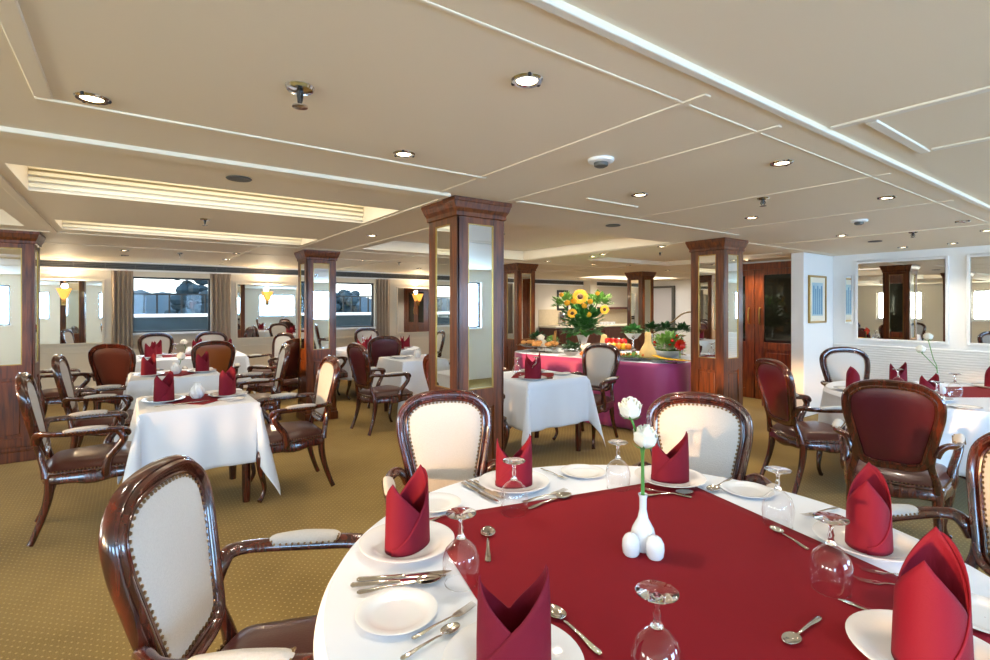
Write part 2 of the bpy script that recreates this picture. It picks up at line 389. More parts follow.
# ---------------------------------------------------------------- columns
def make_column():
    t = thing('mirrored_column', '', 'column'); w = .375; h = w/2
    MB().box(-h+.012, h-.012, -h+.012, h-.012, 0.001, H-.002).build('shaft', M['col'], t, smooth=False)
    fr = MB(); wp = MB(); bd = MB()
    for k in range(4):
        R_ = Matrix.Rotation(k*pi/2, 4, 'Z')
        a = MB()
        for x0, x1, z0, z1 in ((-h, -h+.085, .14, 2.07), (h-.085, h, .14, 2.07), (-h+.085, h-.085, 1.99, 2.07), (-h+.085, h-.085, .78, .9), (-h+.085, h-.085, .14, .22)):
            a.box(x0, x1, -h, -h+.02, z0, z1)
        a.xf(R_); fr.add(a.v, a.f)
        a = MB().box(-h+.1, h-.1, -h+.004, -h+.02, .25, .75); a.xf(R_); wp.add(a.v, a.f)
        a = MB(); x = h-.085
        for x0, x1, z0, z1 in ((-x, -x+.008, .9, 1.99), (x-.008, x, .9, 1.99), (-x+.008, x-.008, 1.982, 1.99), (-x+.008, x-.008, .9, .908)): a.box(x0, x1, -h+.002, -h+.012, z0, z1)
        a.xf(R_); bd.add(a.v, a.f)
        a = MB().box(-h+.093, h-.093, -h+.008, -h+.0118, .908, 1.982); a.xf(R_); a.build('mirror_panel', M['mirror'], t, smooth=False)
    fr.build('frame', M['col'], t, bevel=.003); wp.build('lower_panels', M['col'], t, bevel=.006); bd.build('mirror_bead', M['gold'], t, smooth=False)
    m = MB()
    prof = [(h+.004, 2.03), (h+.012, 2.035), (h+.012, 2.06), (h+.025, 2.085), (h+.036, 2.12), (h+.04, 2.125), (h+.04, 2.148)]
    m.add([(sx*r, sy*r, z) for r, z in prof for sx, sy in ((-1,-1),(1,-1),(1,1),(-1,1))], [(i*4+k, i*4+(k+1)%4, i*4+4+(k+1)%4, i*4+4+k) for i in range(6) for k in range(4)]+[(0,3,2,1),(24,25,26,27)])
    m.build('crown', M['col'], t, smooth=False)
    m = MB(); m.box(-h-.02, h+.02, -h-.02, h+.02, .001, .1); m.box(-h-.01, h+.01, -h-.01, h+.01, .1, .14)
    m.build('plinth', M['col'], t, bevel=.006)
    return Proto(t)
pc = make_column()
for x, y, lab in ((1.70, 2.78, 'tall mahogany column with mirror panels directly behind the foreground round table'),
                  (1.78, 6.5, 'mahogany mirrored column standing behind the left square tables, right of the first window'),
                  (-1.11, 6.42, 'mahogany mirrored column cut off by the left edge of the photo'),
                  (4.94, 2.85, 'mahogany mirrored column at the right end of the plum buffet'),
                  (5.13, 6.5, 'mahogany mirrored column at the left end behind the buffet'),
                  (8.42, 6.6, 'farthest mahogany mirrored column, behind the buffet near the pale door')):
    pc.put((x+.188, y+.188, 0), 0, lab)
# ---------------------------------------------------------------- chairs
def make_chair(name, rear):
    t = thing(name, '', 'chair')
    half = [(0,.505),(.10,.508),(.165,.545),(.19,.63),(.215,.74),(.235,.85),(.222,.945),(.14,1.012)]
    ctrl = half + [(0,1.03)] + [(-x, z) for x, z in half[:0:-1]]
    cv = crom([(x, 0, z) for x, z in ctrl], 5, True); n = len(cv)
    cen = Vector((0, 0, .78))
    def lean(z): return -.235-(z-.45)*.2
    nrm = []
    for i in range(n):
        tt = (cv[(i+1)%n]-cv[i-1]).normalized(); nn = Vector((tt.z, 0, -tt.x))
        if nn.dot(cv[i]-cen) < 0: nn = -nn
        nrm.append(nn)
    def off(i, a, y): p = cv[i]+nrm[i]*a; return (p.x, lean(p.z)+y, p.z)
    prof = [(-.053,.008),(-.050,.017),(-.045,.020),(-.040,.018),(-.037,.012),(-.033,.011),(-.030,.020),(-.022,.029),(-.014,.030),(-.010,.025),(-.009,.018),(-.005,.019),(.0005,.014),(.003,.004),(0,-.014),(-.008,-.022),(-.03,-.020),(-.036,-.026),(-.046,-.024),(-.05,-.012)]
    m = MB().grid(lambda i, j: off(i, *prof[j]), n, len(prof), True, True)
    for s in (-1, 1):
        m.tube(crom([(s*.2,-.222,.40),(s*.192,-.235,.47),(s*.172,-.255,.55),(s*.18,-.275,.62)], 4), lerp_list([.026,.02,.019,.016], 4), 10)
    m.build('back_frame', M['frame'], t)
    def panel(y0, bulge, a=-.042):
        K = 7
        def fn(k, i):
            q = 1-k/(K-1)*.999; p = cen+((cv[i]+nrm[i]*a)-cen)*q
            return (p.x, lean(p.z)+y0+bulge*sqrt(max(0, 1-q**3)), p.z)
        return MB().grid(fn, K, n, False, True)
    panel(.008, .022).build('back_cushion', M['linen'], t)
    panel(-.01, -.014).build('rear_panel', M[rear], t)
    m = MB()
    ln = [0]; pts = [Vector(off(i, -.056, .015)) for i in range(n)]+[Vector(off(0, -.056, .015))]
    acc = 0; step = .0185
    for i in range(n):
        a, b_ = pts[i], pts[i+1]; L_ = (b_-a).length
        while acc < L_:
            p = a.lerp(b_, acc/L_); m.ball(p, .0062, 6, 4, (1,.8,1)); acc += step
        acc -= L_
    m.build('back_nails', M['brass'], t)
    # seat
    hs = [(0,.275),(.12,.28),(.22,.262),(.272,.215),(.265,.06),(.24,-.12),(.215,-.215),(.12,-.245)]
    sc_ = hs + [(0,-.25)] + [(-x, y) for x, y in hs[:0:-1]]
    sv = crom([(x, y, 0) for x, y in sc_], 4, True); ns = len(sv); c0 = Vector((0, .01, 0))
    def so(i, a): d_ = (sv[i]-c0); return c0+d_*(1+a/d_.length)
    def fr(i, j):
        pr = [(-.03,.428),(0,.43),(.004,.42),(-.002,.41),(.006,.395),(.006,.365),(-.004,.355),(-.03,.355)][j]
        p = so(i, pr[0]); ang = atan2(p.y, p.x); z = pr[1]
        if j >= 5: z -= .018*max(0, cos(2*ang*2))*(1 if abs(p.x) < .2 or abs(p.y) < .15 else 0)
        return (p.x, p.y, z)
    MB().grid(fr, ns, 8, True, True).build('seat_frame', M['frame'], t)
    def cu(k, i):
        q = 1-k/7*.999; p = c0+(so(i, -.008)-c0)*q
        return (p.x, p.y, .431+.058*(1-q**4)**.5)
    MB().grid(cu, 8, ns, False, True).build('seat_cushion', M['leather'], t)
    m = MB(); acc = 0
    pts = [Vector((so(i, -.001).x, so(i, -.001).y, .434)) for i in range(ns)]; pts.append(pts[0])
    for i in range(ns):
        a, b_ = pts[i], pts[i+1]; L_ = (b_-a).length
        while acc < L_:
            m.ball(a.lerp(b_, acc/L_), .0052, 6, 4); acc += .0185
        acc -= L_
    m.build('seat_nails', M['brass'], t)
    for s in (-1, 1):
        MB().tube(crom([(s*.225,.215,.415),(s*.25,.245,.33),(s*.245,.24,.22),(s*.225,.215,.1),(s*.235,.235,.035),(s*.25,.255,.012)], 4), lerp_list([.034,.034,.024,.016,.015,.019], 4), 10).build('leg', M['frame'], t)
        MB().tube(crom([(s*.2,-.205,.415),(s*.2,-.21,.3),(s*.205,-.235,.18),(s*.213,-.275,.06),(s*.218,-.295,.013)], 4), lerp_list([.028,.026,.021,.018,.018], 4), 10).build('leg', M['frame'], t)
        m = MB()
        m.tube(crom([(s*.195,-.272,.61),(s*.212,-.262,.655),(s*.24,-.245,.676),(s*.272,-.2,.674),(s*.288,-.1,.670),(s*.292,.02,.668),(s*.292,.11,.666),(s*.29,.165,.656),(s*.288,.18,.636),(s*.288,.167,.624)], 4), lerp_list([.024,.028,.024,.022,.024,.026,.026,.027,.023,.014], 4), 12, flat=.7)
        m.tube(crom([(s*.29,.135,.658),(s*.295,.16,.61),(s*.288,.135,.56),(s*.268,.085,.49),(s*.262,.07,.42),(s*.255,.075,.38)], 4), lerp_list([.024,.024,.023,.025,.031,.03], 4), 10)
        ar = m.build('arm', M['frame'], t)
        MB().tube(crom([(s*.284,-.135,.676),(s*.288,-.12,.683),(s*.291,-.03,.688),(s*.292,.06,.684),(s*.292,.077,.677)], 4), lerp_list([.014,.024,.0275,.025,.015], 4), 12, flat=.62).build('arm_pad', M['linen'], ar)
        m = MB()
        for sd in (-1, 1):
            for k in range(11): m.ball((s*.29+sd*.0255, -.12+.019*k, .679), .0045, 6, 4)
        for e in (-.13, .078):
            for k in range(5): m.ball((s*.29+(-.018+.009*k), e, .686+.004*(1-abs(k-2)/2)), .0045, 6, 4)
        m.build('arm_nails', M['brass'], ar)
    return Proto(t)
pch = {k: make_chair('dining_armchair', k) for k in ('leather', 'maroon', 'tan')}
CHR = []
def chair(kind, x, y, fx, fy, label, group=None):
    l_ = sqrt(fx*fx+fy*fy); CHR.append((x, y, fx/l_, fy/l_))
    pch[kind].put((x, y, 0), atan2(fy, fx)-pi/2, label, group)
def chair_c(kind, R, F, fr, ff, label):     # distances right / forward of the photographer
    x, y = W(R, F); fx, fy = CT*fr+ST*ff, -ST*fr+CT*ff
    chair(kind, x, y, fx, fy, label)
chair_c('leather', -.56, 1.39, .985, .13, 'large foreground armchair with cream oval back at bottom left of the photo')
chair_c('leather', -.16, 2.2, .27, -.96, 'armchair with cream nailed back facing us just in front of the tall mirrored column')
chair_c('leather', .86, 2.14, -.36, -.93, 'armchair with wide cream back behind the white roses on the round table')
chair_c('leather', 1.51, 1.60, -.97, -.2, 'armchair cut off by the right edge, facing left to the foreground table')
chair_c('maroon', 2.47, 3.13, .66, .75, 'maroon leather-backed armchair seen from behind at the right round table')
chair_c('leather', 3.54, 4.86, -.1, -1, 'armchair with pale back against the white wall beyond the right round table')
chair_c('maroon', 2.55, 4.08, 1, .05, 'armchair seen from the side, right of the buffet column, facing the right table')
chair('leather', -.2, 4.32, 1, .03, 'nearest armchair on the left of the front square table')
chair('leather', -.16, 5.72, 1, -.05, 'armchair on the left of the second square table, facing right')
chair('leather', -.62, 7.75, 1, .25, 'shaded armchair in front of the leftmost wall mirror')
chair('leather', -.02, 7.40, .45, .9, 'dark leather-backed armchair under the left curtain, turned to the window table')
chair('leather', 1.03, 4.28, -1, .02, 'armchair on the right of the front square table, near the mirrored column')
chair('leather', 1.06, 5.95, -1, .1, 'armchair on the right of the second square table, facing left')
chair('tan', .84, 7.32, .05, 1, 'glossy brown leather-backed armchair, warm light painted in, back to us at the window table')
chair('leather', 1.68, 8.3, -1, -.5, 'armchair at the right end of the window table, cream back towards us')
chair('leather', 1.58, 7.12, -.5, .9, 'dark armchair behind the second table right side, turned to the window table')
chair('leather', .36, 9.22, .1, -1, 'left of the two armchairs under the window, facing the room')
chair('leather', 1.06, 9.22, -.1, -1, 'right of the two armchairs under the window, facing the room')
chair('maroon', 2.42, 5.62, 1, .1, 'single maroon-backed armchair standing in the aisle, facing right')
chair('maroon', 3.0, 7.04, .25, 1, 'maroon-backed armchair seen from behind at the far round table')
chair('leather', 2.50, 7.9, 1, 0, 'armchair left of the far round table, half hidden by a column')
chair('leather', 3.65, 9.05, -.15, -1, 'armchair beyond the far round table, beneath the second window')
chair('leather', 4.0, 3.88, -1, -.22, 'armchair with cream back standing in front of the plum buffet skirt')
chair('leather', 2.52, 3.92, 1, 0, 'armchair partly hidden behind the tall column, facing the small white table')
chair('leather', 3.4, 5.0, 0, -1, 'armchair glimpsed between the tall column and the buffet, facing us')
# ---------------------------------------------------------------- tables and cloths
def tuck(x, y, z, cx, cy):       # cloth skirts are pushed in where a chair stands against them
    if z > TT-.03: return x, y, z
    for (a, b_, fx, fy) in CHR:
        dx, dy = x-a, y-b_
        if dx*dx+dy*dy > .3: continue
        if (cx-a)*fx+(cy-b_)*fy < .2: continue
        lx = dx*fy-dy*fx; ly = dx*fx+dy*fy
        if abs(lx) < .44 and -.3 < ly < .31:
            k = min(1, (.44-abs(lx))/.1)*min(1, (TT-.03-z)/.03)
            x += fx*(.315-ly)*k; y += fy*(.315-ly)*k
    return x, y, z
def square_table(x0, x1, y0, y1, label, clabel, over=.44, seed=1):
    cx, cy = (x0+x1)/2, (y0+y1)/2; a, b_ = (x1-x0)/2, (y1-y0)/2
    t = thing('dining_table', label, 'table', (cx, cy, 0))
    MB().box(-a+.006, a-.006, -b_+.006, b_-.006, TT-.035, TT-.006).build('tabletop', M['frame'], t, bevel=.004)
    for sx in (-1, 1):
        for sy in (-1, 1):
            MB().tube([(sx*(a-.06), sy*(b_-.06), 0.001), (sx*(a-.06), sy*(b_-.06), .12), (sx*(a-.06), sy*(b_-.06), TT-.036)], [.026, .03, .034], 8).build('leg', M['frame'], t)
    rr = random.Random(seed); ph = [rr.uniform(0, 6) for _ in range(8)]
    N = 64; LU, LV = a+over, b_+over
    def axis(n, half, lim):
        out = []
        for i in range(n):
            out.append(-lim+2*lim*i/(n-1))
        return out
    us = axis(N, a, LU); vs = axis(N, b_, LV)
    def fn(i, j):
        u, v = us[i], vs[j]; su = 1 if u > 0 else -1; sv_ = 1 if v > 0 else -1
        du, dv = max(abs(u)-a, 0), max(abs(v)-b_, 0)
        if du == 0 and dv == 0: return (u, v, TT)
        if dv == 0:
            w = .012+.02*du/over+.016*sin(v*13+ph[0 if su > 0 else 1])*du/over+.01*sin(v*29+ph[2])*du/over
            return (su*(a+w+.0*du), v, TT-du)
        if du == 0:
            w = .012+.02*dv/over+.016*sin(u*13+ph[3 if sv_ > 0 else 4])*dv/over+.01*sin(u*27+ph[5])*dv/over
            return (u, sv_*(b_+w), TT-dv)
        r = sqrt(du*du+dv*dv); f = atan2(dv, du); s2 = sin(2*f)
        o = .02+.26*r*s2**1.5
        e = .012*sin(6*f+ph[6])*r/over
        z = max(TT-r*(.97+.14*s2), .015)
        return (su*(a+(o+e)*cos(f)+.0), sv_*(b_+(o-e)*sin(f)), z)
    def fn2(i, j):
        p = fn(i, j)
        if abs(us[i]) > a and abs(vs[j]) > b_: return p
        q = tuck(p[0]+cx, p[1]+cy, p[2], cx, cy); e = max(0, 1-max(0, min(a-abs(us[i]), b_-abs(vs[j])))/.1)
        near = min(1, max((a-abs(us[i]))/.12 if abs(us[i]) < a else 1, 0)) * min(1, max((b_-abs(vs[j]))/.12 if abs(vs[j]) < b_ else 1, 0))
        qx, qy = p[0]+(q[0]-cx-p[0])*near, p[1]+(q[1]-cy-p[1])*near
        if abs(us[i]) > a and abs(qx) < a+.006: qx = (a+.006)*(1 if us[i] > 0 else -1)
        if abs(vs[j]) > b_ and abs(qy) < b_+.006: qy = (b_+.006)*(1 if vs[j] > 0 else -1)
        return (qx, qy, q[2])
    c = MB().grid(fn2, N, N).build('tablecloth', M['cloth'], loc=(cx, cy, 0), solid=.003)
    c.location.z = -.0015
    tag(c, clabel, 'tablecloth')
def round_table(cx, cy, r, label, clabel, over=.42, seed=1, mt='cloth'):
    t = thing('round_table', label, 'table', (cx, cy, 0))
    MB().lathe([(.001,TT-.006),(r-.008,TT-.006),(r-.003,TT-.02),(r-.008,TT-.035),(.001,TT-.035)], 48).build('tabletop', M['frame'], t)
    MB().lathe([(.001,TT-.036),(.12,TT-.036),(.05,TT-.1),(.045,.35),(.07,.2),(.08,.1),(.001,.1)], 20).build('pedestal', M['frame'], t)
    for k in range(4):
        a = k*pi/2+.4
        MB().tube([(.05*cos(a), .05*sin(a), .16), (.2*cos(a), .2*sin(a), .1), (.36*cos(a), .36*sin(a), .026)], [.03, .025, .022], 8).build('foot', M['frame'], t)
    rr = random.Random(seed); ph = rr.uniform(0, 6); n = 192; K = 20
    def fn(k, i):
        a = 2*pi*i/n
        if k < 6: q = k/5; return (r*q*cos(a)+1e-4*cos(a), r*q*sin(a)+1e-4*sin(a), TT)
        d_ = (k-5)/(K-6)*over
        w = .006+min(d_, .02)*.5+d_*.09+(d_/over)**1.2*(.03*sin(11*a+ph)+.018*sin(19*a+2*ph))
        return ((r+w)*cos(a), (r+w)*sin(a), TT-d_-.02*(d_/over)*sin(4*a))
    def fn2(k, i):
        p = fn(k, i); q = tuck(p[0]+cx, p[1]+cy, p[2], cx, cy); qx, qy = q[0]-cx, q[1]-cy
        if k > 5 and (qx, qy) != (p[0], p[1]):
            L_ = sqrt(qx*qx+qy*qy)
            if L_ < r+.006 or qx*p[0]+qy*p[1] < 0: qx, qy = (r+.006)*cos(2*pi*i/n), (r+.006)*sin(2*pi*i/n)
        return (qx, qy, q[2])
    c = MB().grid(fn2, K, n, False, True).build('tablecloth', M[mt], loc=(cx, cy, -.0015), solid=.003)
    tag(c, clabel, 'tablecloth')
T1 = W(.43, 1.385); T2 = W(3.55, 4.05)
round_table(T1[0], T1[1], .85, 'large round dining table in the foreground, hidden under its white cloth', 'white floor-ward draped cloth on the large foreground round table', seed=3)
round_table(T2[0], T2[1], .76, 'round dining table near the white wall on the right, under its cloth', 'white draped cloth on the round table by the right wall', seed=5)
square_table(.06, .76, 4.07, 4.80, 'front square table in the left row, hidden under white linen', 'white cloth with hanging corner tips on the front left square table', .44, 1)
square_table(.0, .76, 5.86, 6.6, 'second square table in the left row, hidden under white linen', 'white cloth on the second left square table, behind the front one', .44, 2)
square_table(.05, 1.36, 8.02, 8.82, 'wide window table at the end of the left row', 'white cloth on the wide table beside the first window', .4, 3)
square_table(2.94, 3.70, 3.57, 4.33, 'small square table between the tall column and the plum buffet', 'white cloth with pointed hanging corners in front of the buffet', .44, 4)
square_table(2.80, 3.52, 5.86, 6.60, 'square table partly hidden behind the left side of the tall column', 'white cloth seen just left of the tall mirrored column', .44, 6)
round_table(3.32, 7.98, .7, 'far round table beneath the second window', 'white cloth on the far round table beneath the second window', seed=8)
def overlay(cx, cy, half_u, half_v, ang, label, z=TT):
    def fn(i, j):
        u = -half_u+2*half_u*i/24; v = -half_v+2*half_v*j/24
        return (u, v, .0015*sin(u*9+1)*sin(v*8)*.4)
    o = MB().grid(fn, 25, 25).build('red_overlay', M['red'], loc=(cx, cy, z+.0026), rz=ang, solid=.002)
    return tag(o, label, 'table overlay')
# foreground overlay square (corner order measured on the table top)
ou = W(.926, .376); ocx, ocy = W(.45, 1.375)
overlay(ocx, ocy, .52, .52, atan2(ou[1], ou[0]), 'deep red square overlay on the foreground round table')
overlay(T2[0]+.1, T2[1]+.02, .62, .25, radians(-35), 'deep red runner across the round table by the right wall')
overlay(.42, 4.40, .2, .2, pi/4, 'small red diamond overlay on the front left square table')
overlay(.4, 6.2, .2, .2, pi/4, 'small red diamond overlay on the second left square table')
overlay(.7, 8.4, .34, .2, 0, 'pinkish red mat in the middle of the wide window table')
overlay(3.3, 3.92, .22, .2, pi/4, 'small red diamond overlay on the table before the buffet')
# ---------------------------------------------------------------- tableware
ZT = TT+.0002
def plate_mesh(r):
    k = r/.137; zk = 1 if k > .9 else .55
    return MB().lathe([(a, b_*zk) for a, b_ in [(.001,.002),(.07*k,.002),(.075*k,0),(.08*k,.002),(.095*k,.008),(.134*k,.019),(.137*k,.0215),(.134*k,.0225),(.098*k,.012),(.088*k,.0075),(.07*k,.006),(.001,.006)]], 48)
pp = thing('dinner_plate', '', 'plate'); plate_mesh(.137).build('plate_body', M['china'], pp)
po = plate_mesh(.137).build('dinner_plate', M['china']); bpy.data.objects.remove(pp.children[0]); bpy.data.objects.remove(pp)
tag(po, '', 'plate'); DP = Proto(po)
so_ = tag(plate_mesh(.092).build('side_plate', M['china']), '', 'plate'); SP = Proto(so_)
def napkin_obj(name='folded_napkin'):
    n = 96; K = 14; a, b_ = .069, .047
    def tri(ph): return abs(((ph/pi) % 1)*2-1)
    def top(ph):
        base = .088+.105*tri(ph)**.85
        return base*(1.0 if cos(ph) > 0 else .93)
    def body(k, i):
        ph = 2*pi*i/n; h = top(ph)*k/(K-1); q = h/.19
        c_, s_ = cos(ph), sin(ph)
        rx = a*(1+.03*q-.10*q*q); ry = b_*(1-.15*q)
        return (rx*(abs(c_)**.9)*(1 if c_ > 0 else -1), ry*s_, h)
    t = thing(name, '', 'napkin')
    MB().grid(body, K, n, False, True).build('folded_cloth', M['napkin'], t, solid=.0035)
    def wrap(k, i):       # outer diagonal flap wound round one side
        f = i/40; ph = .12-f*(pi+.1); tp = .186-.168*(1-cos(ph))/2; h = max(.004, tp)*k/7; q = h/.19
        c_, s_ = cos(ph), sin(ph)
        rx = (a*(1+.03*q-.10*q*q)+.0035); ry = b_*(1-.15*q)+.0035
        return (rx*(abs(c_)**.9)*(1 if c_ > 0 else -1), ry*s_, h)
    MB().grid(wrap, 8, 41).build('wrapped_flap', M['napkin'], t, solid=.0022)
    def floor_(k, i):
        ph = 2*pi*i/n; q = k/3; return (a*.97*q*cos(ph)+1e-5*cos(ph), b_*.97*q*sin(ph), .006)
    MB().grid(floor_, 4, n, False, True).build('inner_fold', M['napkin'], t)
    return Proto(t)
NP = napkin_obj()
def goblet_obj():
    t = thing('wine_glass', '', 'glass')
    MB().lathe([(.040,.0005),(.0437,.02),(.0472,.045),(.046,.065),(.038,.088),(.022,.104),(.008,.112)], 40).build('bowl', M['goblet'], t)
    MB().lathe([(.0402,.0),(.0412,.0),(.0416,.0018),(.0408,.0022),(.040,.0012)], 40, close=True).build('rim', M['solidglass'], t)
    MB().lathe([(.001,.1085),(.008,.1105),(.012,.113),(.0085,.12),(.0055,.128),(.0075,.136),(.0052,.143),(.005,.152),(.007,.162),(.018,.170),(.036,.1735),(.0385,.175),(.0385,.1765),(.036,.1775),(.001,.1785)], 32).build('stem_and_foot', M['solidglass'], t)
    return Proto(t)
GB = goblet_obj()
def cutlery():
    out = {}
    def handle(m, L0, L1, wid=.0065):
        m.tube([(x, 0, z) for x, z in ((L0,.0035),(L0+.006,.0035),(L0+.03,.0035),((L0+L1)/2,.006),(L1-.012,.005),(L1,.003))], [.003, wid*1.1, wid, wid*.6, wid*.45, wid*.42], 8, up=(0,0,1), flat=.38)
    m = MB(); handle(m, -.095, .035)
    def bowl(i, j):
        q = i/8; a = 2*pi*j/24
        return (.064+.031*q*cos(a)*(1+.12*cos(a)), .0205*q*sin(a), .0012+.0065*q*q)
    m.grid(bowl, 9, 24, False, True)
    out['spoon'] = Proto(tag(m.build('spoon', M['steel'], solid=.0012), '', 'spoon'))
    m = MB(); handle(m, -.1, .03)
    m.tube([(.026,0,.003),(.038,0,.0025),(.055,0,.003)], [.004,.011,.0125], 10, up=(0,0,1), flat=.12)
    for k in range(4): m.tube([(.052,-.0096+.0064*k,.003),(.075,-.0096+.0064*k,.004),(.1,-.0094+.0063*k,.0085)], [.0022,.0018,.0011], 6, up=(0,0,1), flat=.6)
    out['fork'] = Proto(tag(m.build('fork', M['steel']), '', 'fork'))
    m = MB(); m.tube([(x,0,.0045) for x in (-.11,-.106,-.06,-.005,0)], [.004,.0085,.0075,.007,.005], 8, up=(0,0,1), flat=.5)
    m.tube([(x,y,.004) for x, y in ((-.002,0),(.012,0),(.05,0),(.088,.002),(.108,.006))], [.006,.0095,.0105,.009,.002], 8, up=(0,0,1), flat=.1)
    out['knife'] = Proto(tag(m.build('knife', M['steel']), '', 'knife'))
    return out
CT_ = cutlery()
LEN = dict(spoon=.19, fork=.2, knife=.218)
def cut(kind, a, b_, label, z=None):
    z = ZT+.004 if z is None else z
    p = Vector(P(a[0], a[1], z)); q = Vector(P(b_[0], b_[1], z)); d_ = q-p; L_ = d_.length; mid = (p+q)/2
    s = min(1.1, max(.78, L_/LEN[kind]))
    CT_[kind].put((mid.x, mid.y, z), atan2(d_.y, d_.x), label, None, s)
def rose_mesh(r, rnd):
    m = MB()
    for ring, (cnt, rr_, hh, fl) in enumerate(((3,.35,1.05,.0),(4,.6,1.0,.1),(5,.85,.9,.25),(6,1.0,.75,.45))):
        for k in range(cnt):
            a0 = 2*pi*k/cnt+ring*.7; wd = 2*pi/cnt*.72
            def fn(i, j, a0=a0, wd=wd, rr_=rr_, hh=hh, fl=fl):
                u = i/6; v = j/6-.5; a = a0+v*2*wd*(.75+.25*sin(pi*u))
                rad = r*rr_*(sin(pi*.5*min(1, u*1.7+.05))*.95-(.28-fl*.5)*max(0, u-.5)*1.4+fl*max(0, u-.75)*1.6)
                z = r*(u*2.0*hh-.35*(2*v)**2*u)-.2*r
                return (rad*cos(a), rad*sin(a), z)
            m.grid(fn, 7, 7)
    return m
def rose(px_w, z0, stem_pts, label, r=.027, vase_base=None, tilt=(0,0)):
    t = thing('rose', label, 'flower', px_w)
    hx, hy, hz = stem_pts[-1]
    m = rose_mesh(r, random); m.xf(Matrix.Translation((hx, hy, hz)) @ Matrix.Rotation(tilt[0], 4, 'X') @ Matrix.Rotation(tilt[1], 4, 'Y'))
    m.build('petals', M['rose'], t, solid=.0008)
    MB().tube(crom(stem_pts, 5), .0032, 8).build('stem', M['stem'], t)
    m = MB()
    for k in range(5):
        a = 2*pi*k/5
        m.tube([(hx, hy, hz-.006), (hx+.018*cos(a), hy+.018*sin(a), hz-.004), (hx+.034*cos(a), hy+.034*sin(a), hz+.008)], [.003, .006, .0008], 6, up=(0,0,1), flat=.25)
    m.build('sepals', M['stem'], t)
    return t
def vase_set(x, y, label, slabels, ang=0):
    v = MB().lathe([(.001,0),(.026,0),(.034,.012),(.037,.035),(.03,.062),(.015,.09),(.010,.115),(.0105,.145),(.0135,.158),(.012,.158),(.0085,.146),(.0085,.11),(.001,.10)], 28).build('bud_vase', M['china'], loc=(x, y, ZT+.003))
    tag(v, label, 'vase')
    for k, lab in enumerate(slabels):
        a = ang+(-.62 if k == 0 else .62)
        s = thing('salt_shaker' if k == 0 else 'pepper_shaker', lab, 'shaker', (x+.055*cos(a), y+.055*sin(a), ZT+.003))
        MB().lathe([(.001,0),(.018,0),(.0235,.008),(.0255,.025),(.024,.042),(.017,.055),(.008,.061),(.001,.062)], 20).build('shaker_body', M['china'], s)
        m = MB()
        for q in range(3): m.ball((.006*cos(q*2.1), .006*sin(q*2.1), .0605), .0013, 6, 4)
        m.build('pour_holes', M['black'], s)
def place(px, py, z=ZT): x, y = P(px, py, z); return (x, y, z)
toward = lambda x, y, c: atan2(c[1]-y, c[0]-x)
# foreground settings ------------------------------------------------
def plate_nap(R, F, nang, plab, nlab, z=ZT, lift=0.0, hgt_=1.0):
    x, y = W(R, F); DP.put((x, y, z+lift), 0, plab)
    NP.put((x, y, z+lift+.0065), nang, nlab, None, hgt_)
CA = -TH   # image-right direction in room axes
plate_nap(-.255, 1.475, CA+1.15, 'white dinner plate at the left of the foreground table', 'tall burgundy napkin on the left foreground plate, peak turned away', hgt_=1.1)
plate_nap(.073, 1.975, CA+.15, 'white dinner plate at the far left of the foreground table, before the column', 'two-peaked burgundy napkin on the plate before the tall column')
plate_nap(.70, 2.03, CA-.1, 'white dinner plate on the far side of the foreground table', 'bright two-peaked red napkin behind the white roses')
plate_nap(1.085, 1.475, CA+.9, 'white dinner plate on the right side of the foreground table', 'burgundy napkin with sunlit top on the right foreground plate', lift=.002, hgt_=1.14)
plate_nap(.85, .99, CA+.75, 'white dinner plate at the bottom right corner of the photo', 'largest burgundy napkin at the bottom right corner', lift=.0045, hgt_=1.22)
plate_nap(.035, .975, CA+.1, 'white dinner plate at the bottom centre of the photo', 'burgundy napkin with dark opening at the bottom centre', lift=.0)
for a, lab in (((397, 608), 'small side plate beside the knives at the lower left of the table'), ((435, 501), 'small side plate between the two left napkins'),
               ((583, 470), 'small side plate at the far edge of the foreground table'), ((747, 488), 'small side plate right of the bright red napkin'),
               ((985, 612), 'small side plate cut off at the right edge')):
    x, y = P(a[0], a[1], ZT+.015); SP.put((x, y, ZT), 0, lab)
for a, lab in (((514, 513), 'upturned wine glass before the two-peaked napkin, far left of table'), ((461, 583), 'upturned wine glass standing right of the left napkin'),
               ((618, 488), 'upturned wine glass left of the white roses'), ((778, 525), 'upturned wine glass at the far right of the red overlay'),
               ((831, 590), 'upturned wine glass in front of the sunlit right napkin'), ((657, 688), 'nearest upturned wine glass, at the bottom edge below the vase')):
    x, y = P(a[0], a[1], ZT+.003); GB.put((x, y, ZT+.003), random.uniform(0, 3), lab)
CZ = ZT+.0045
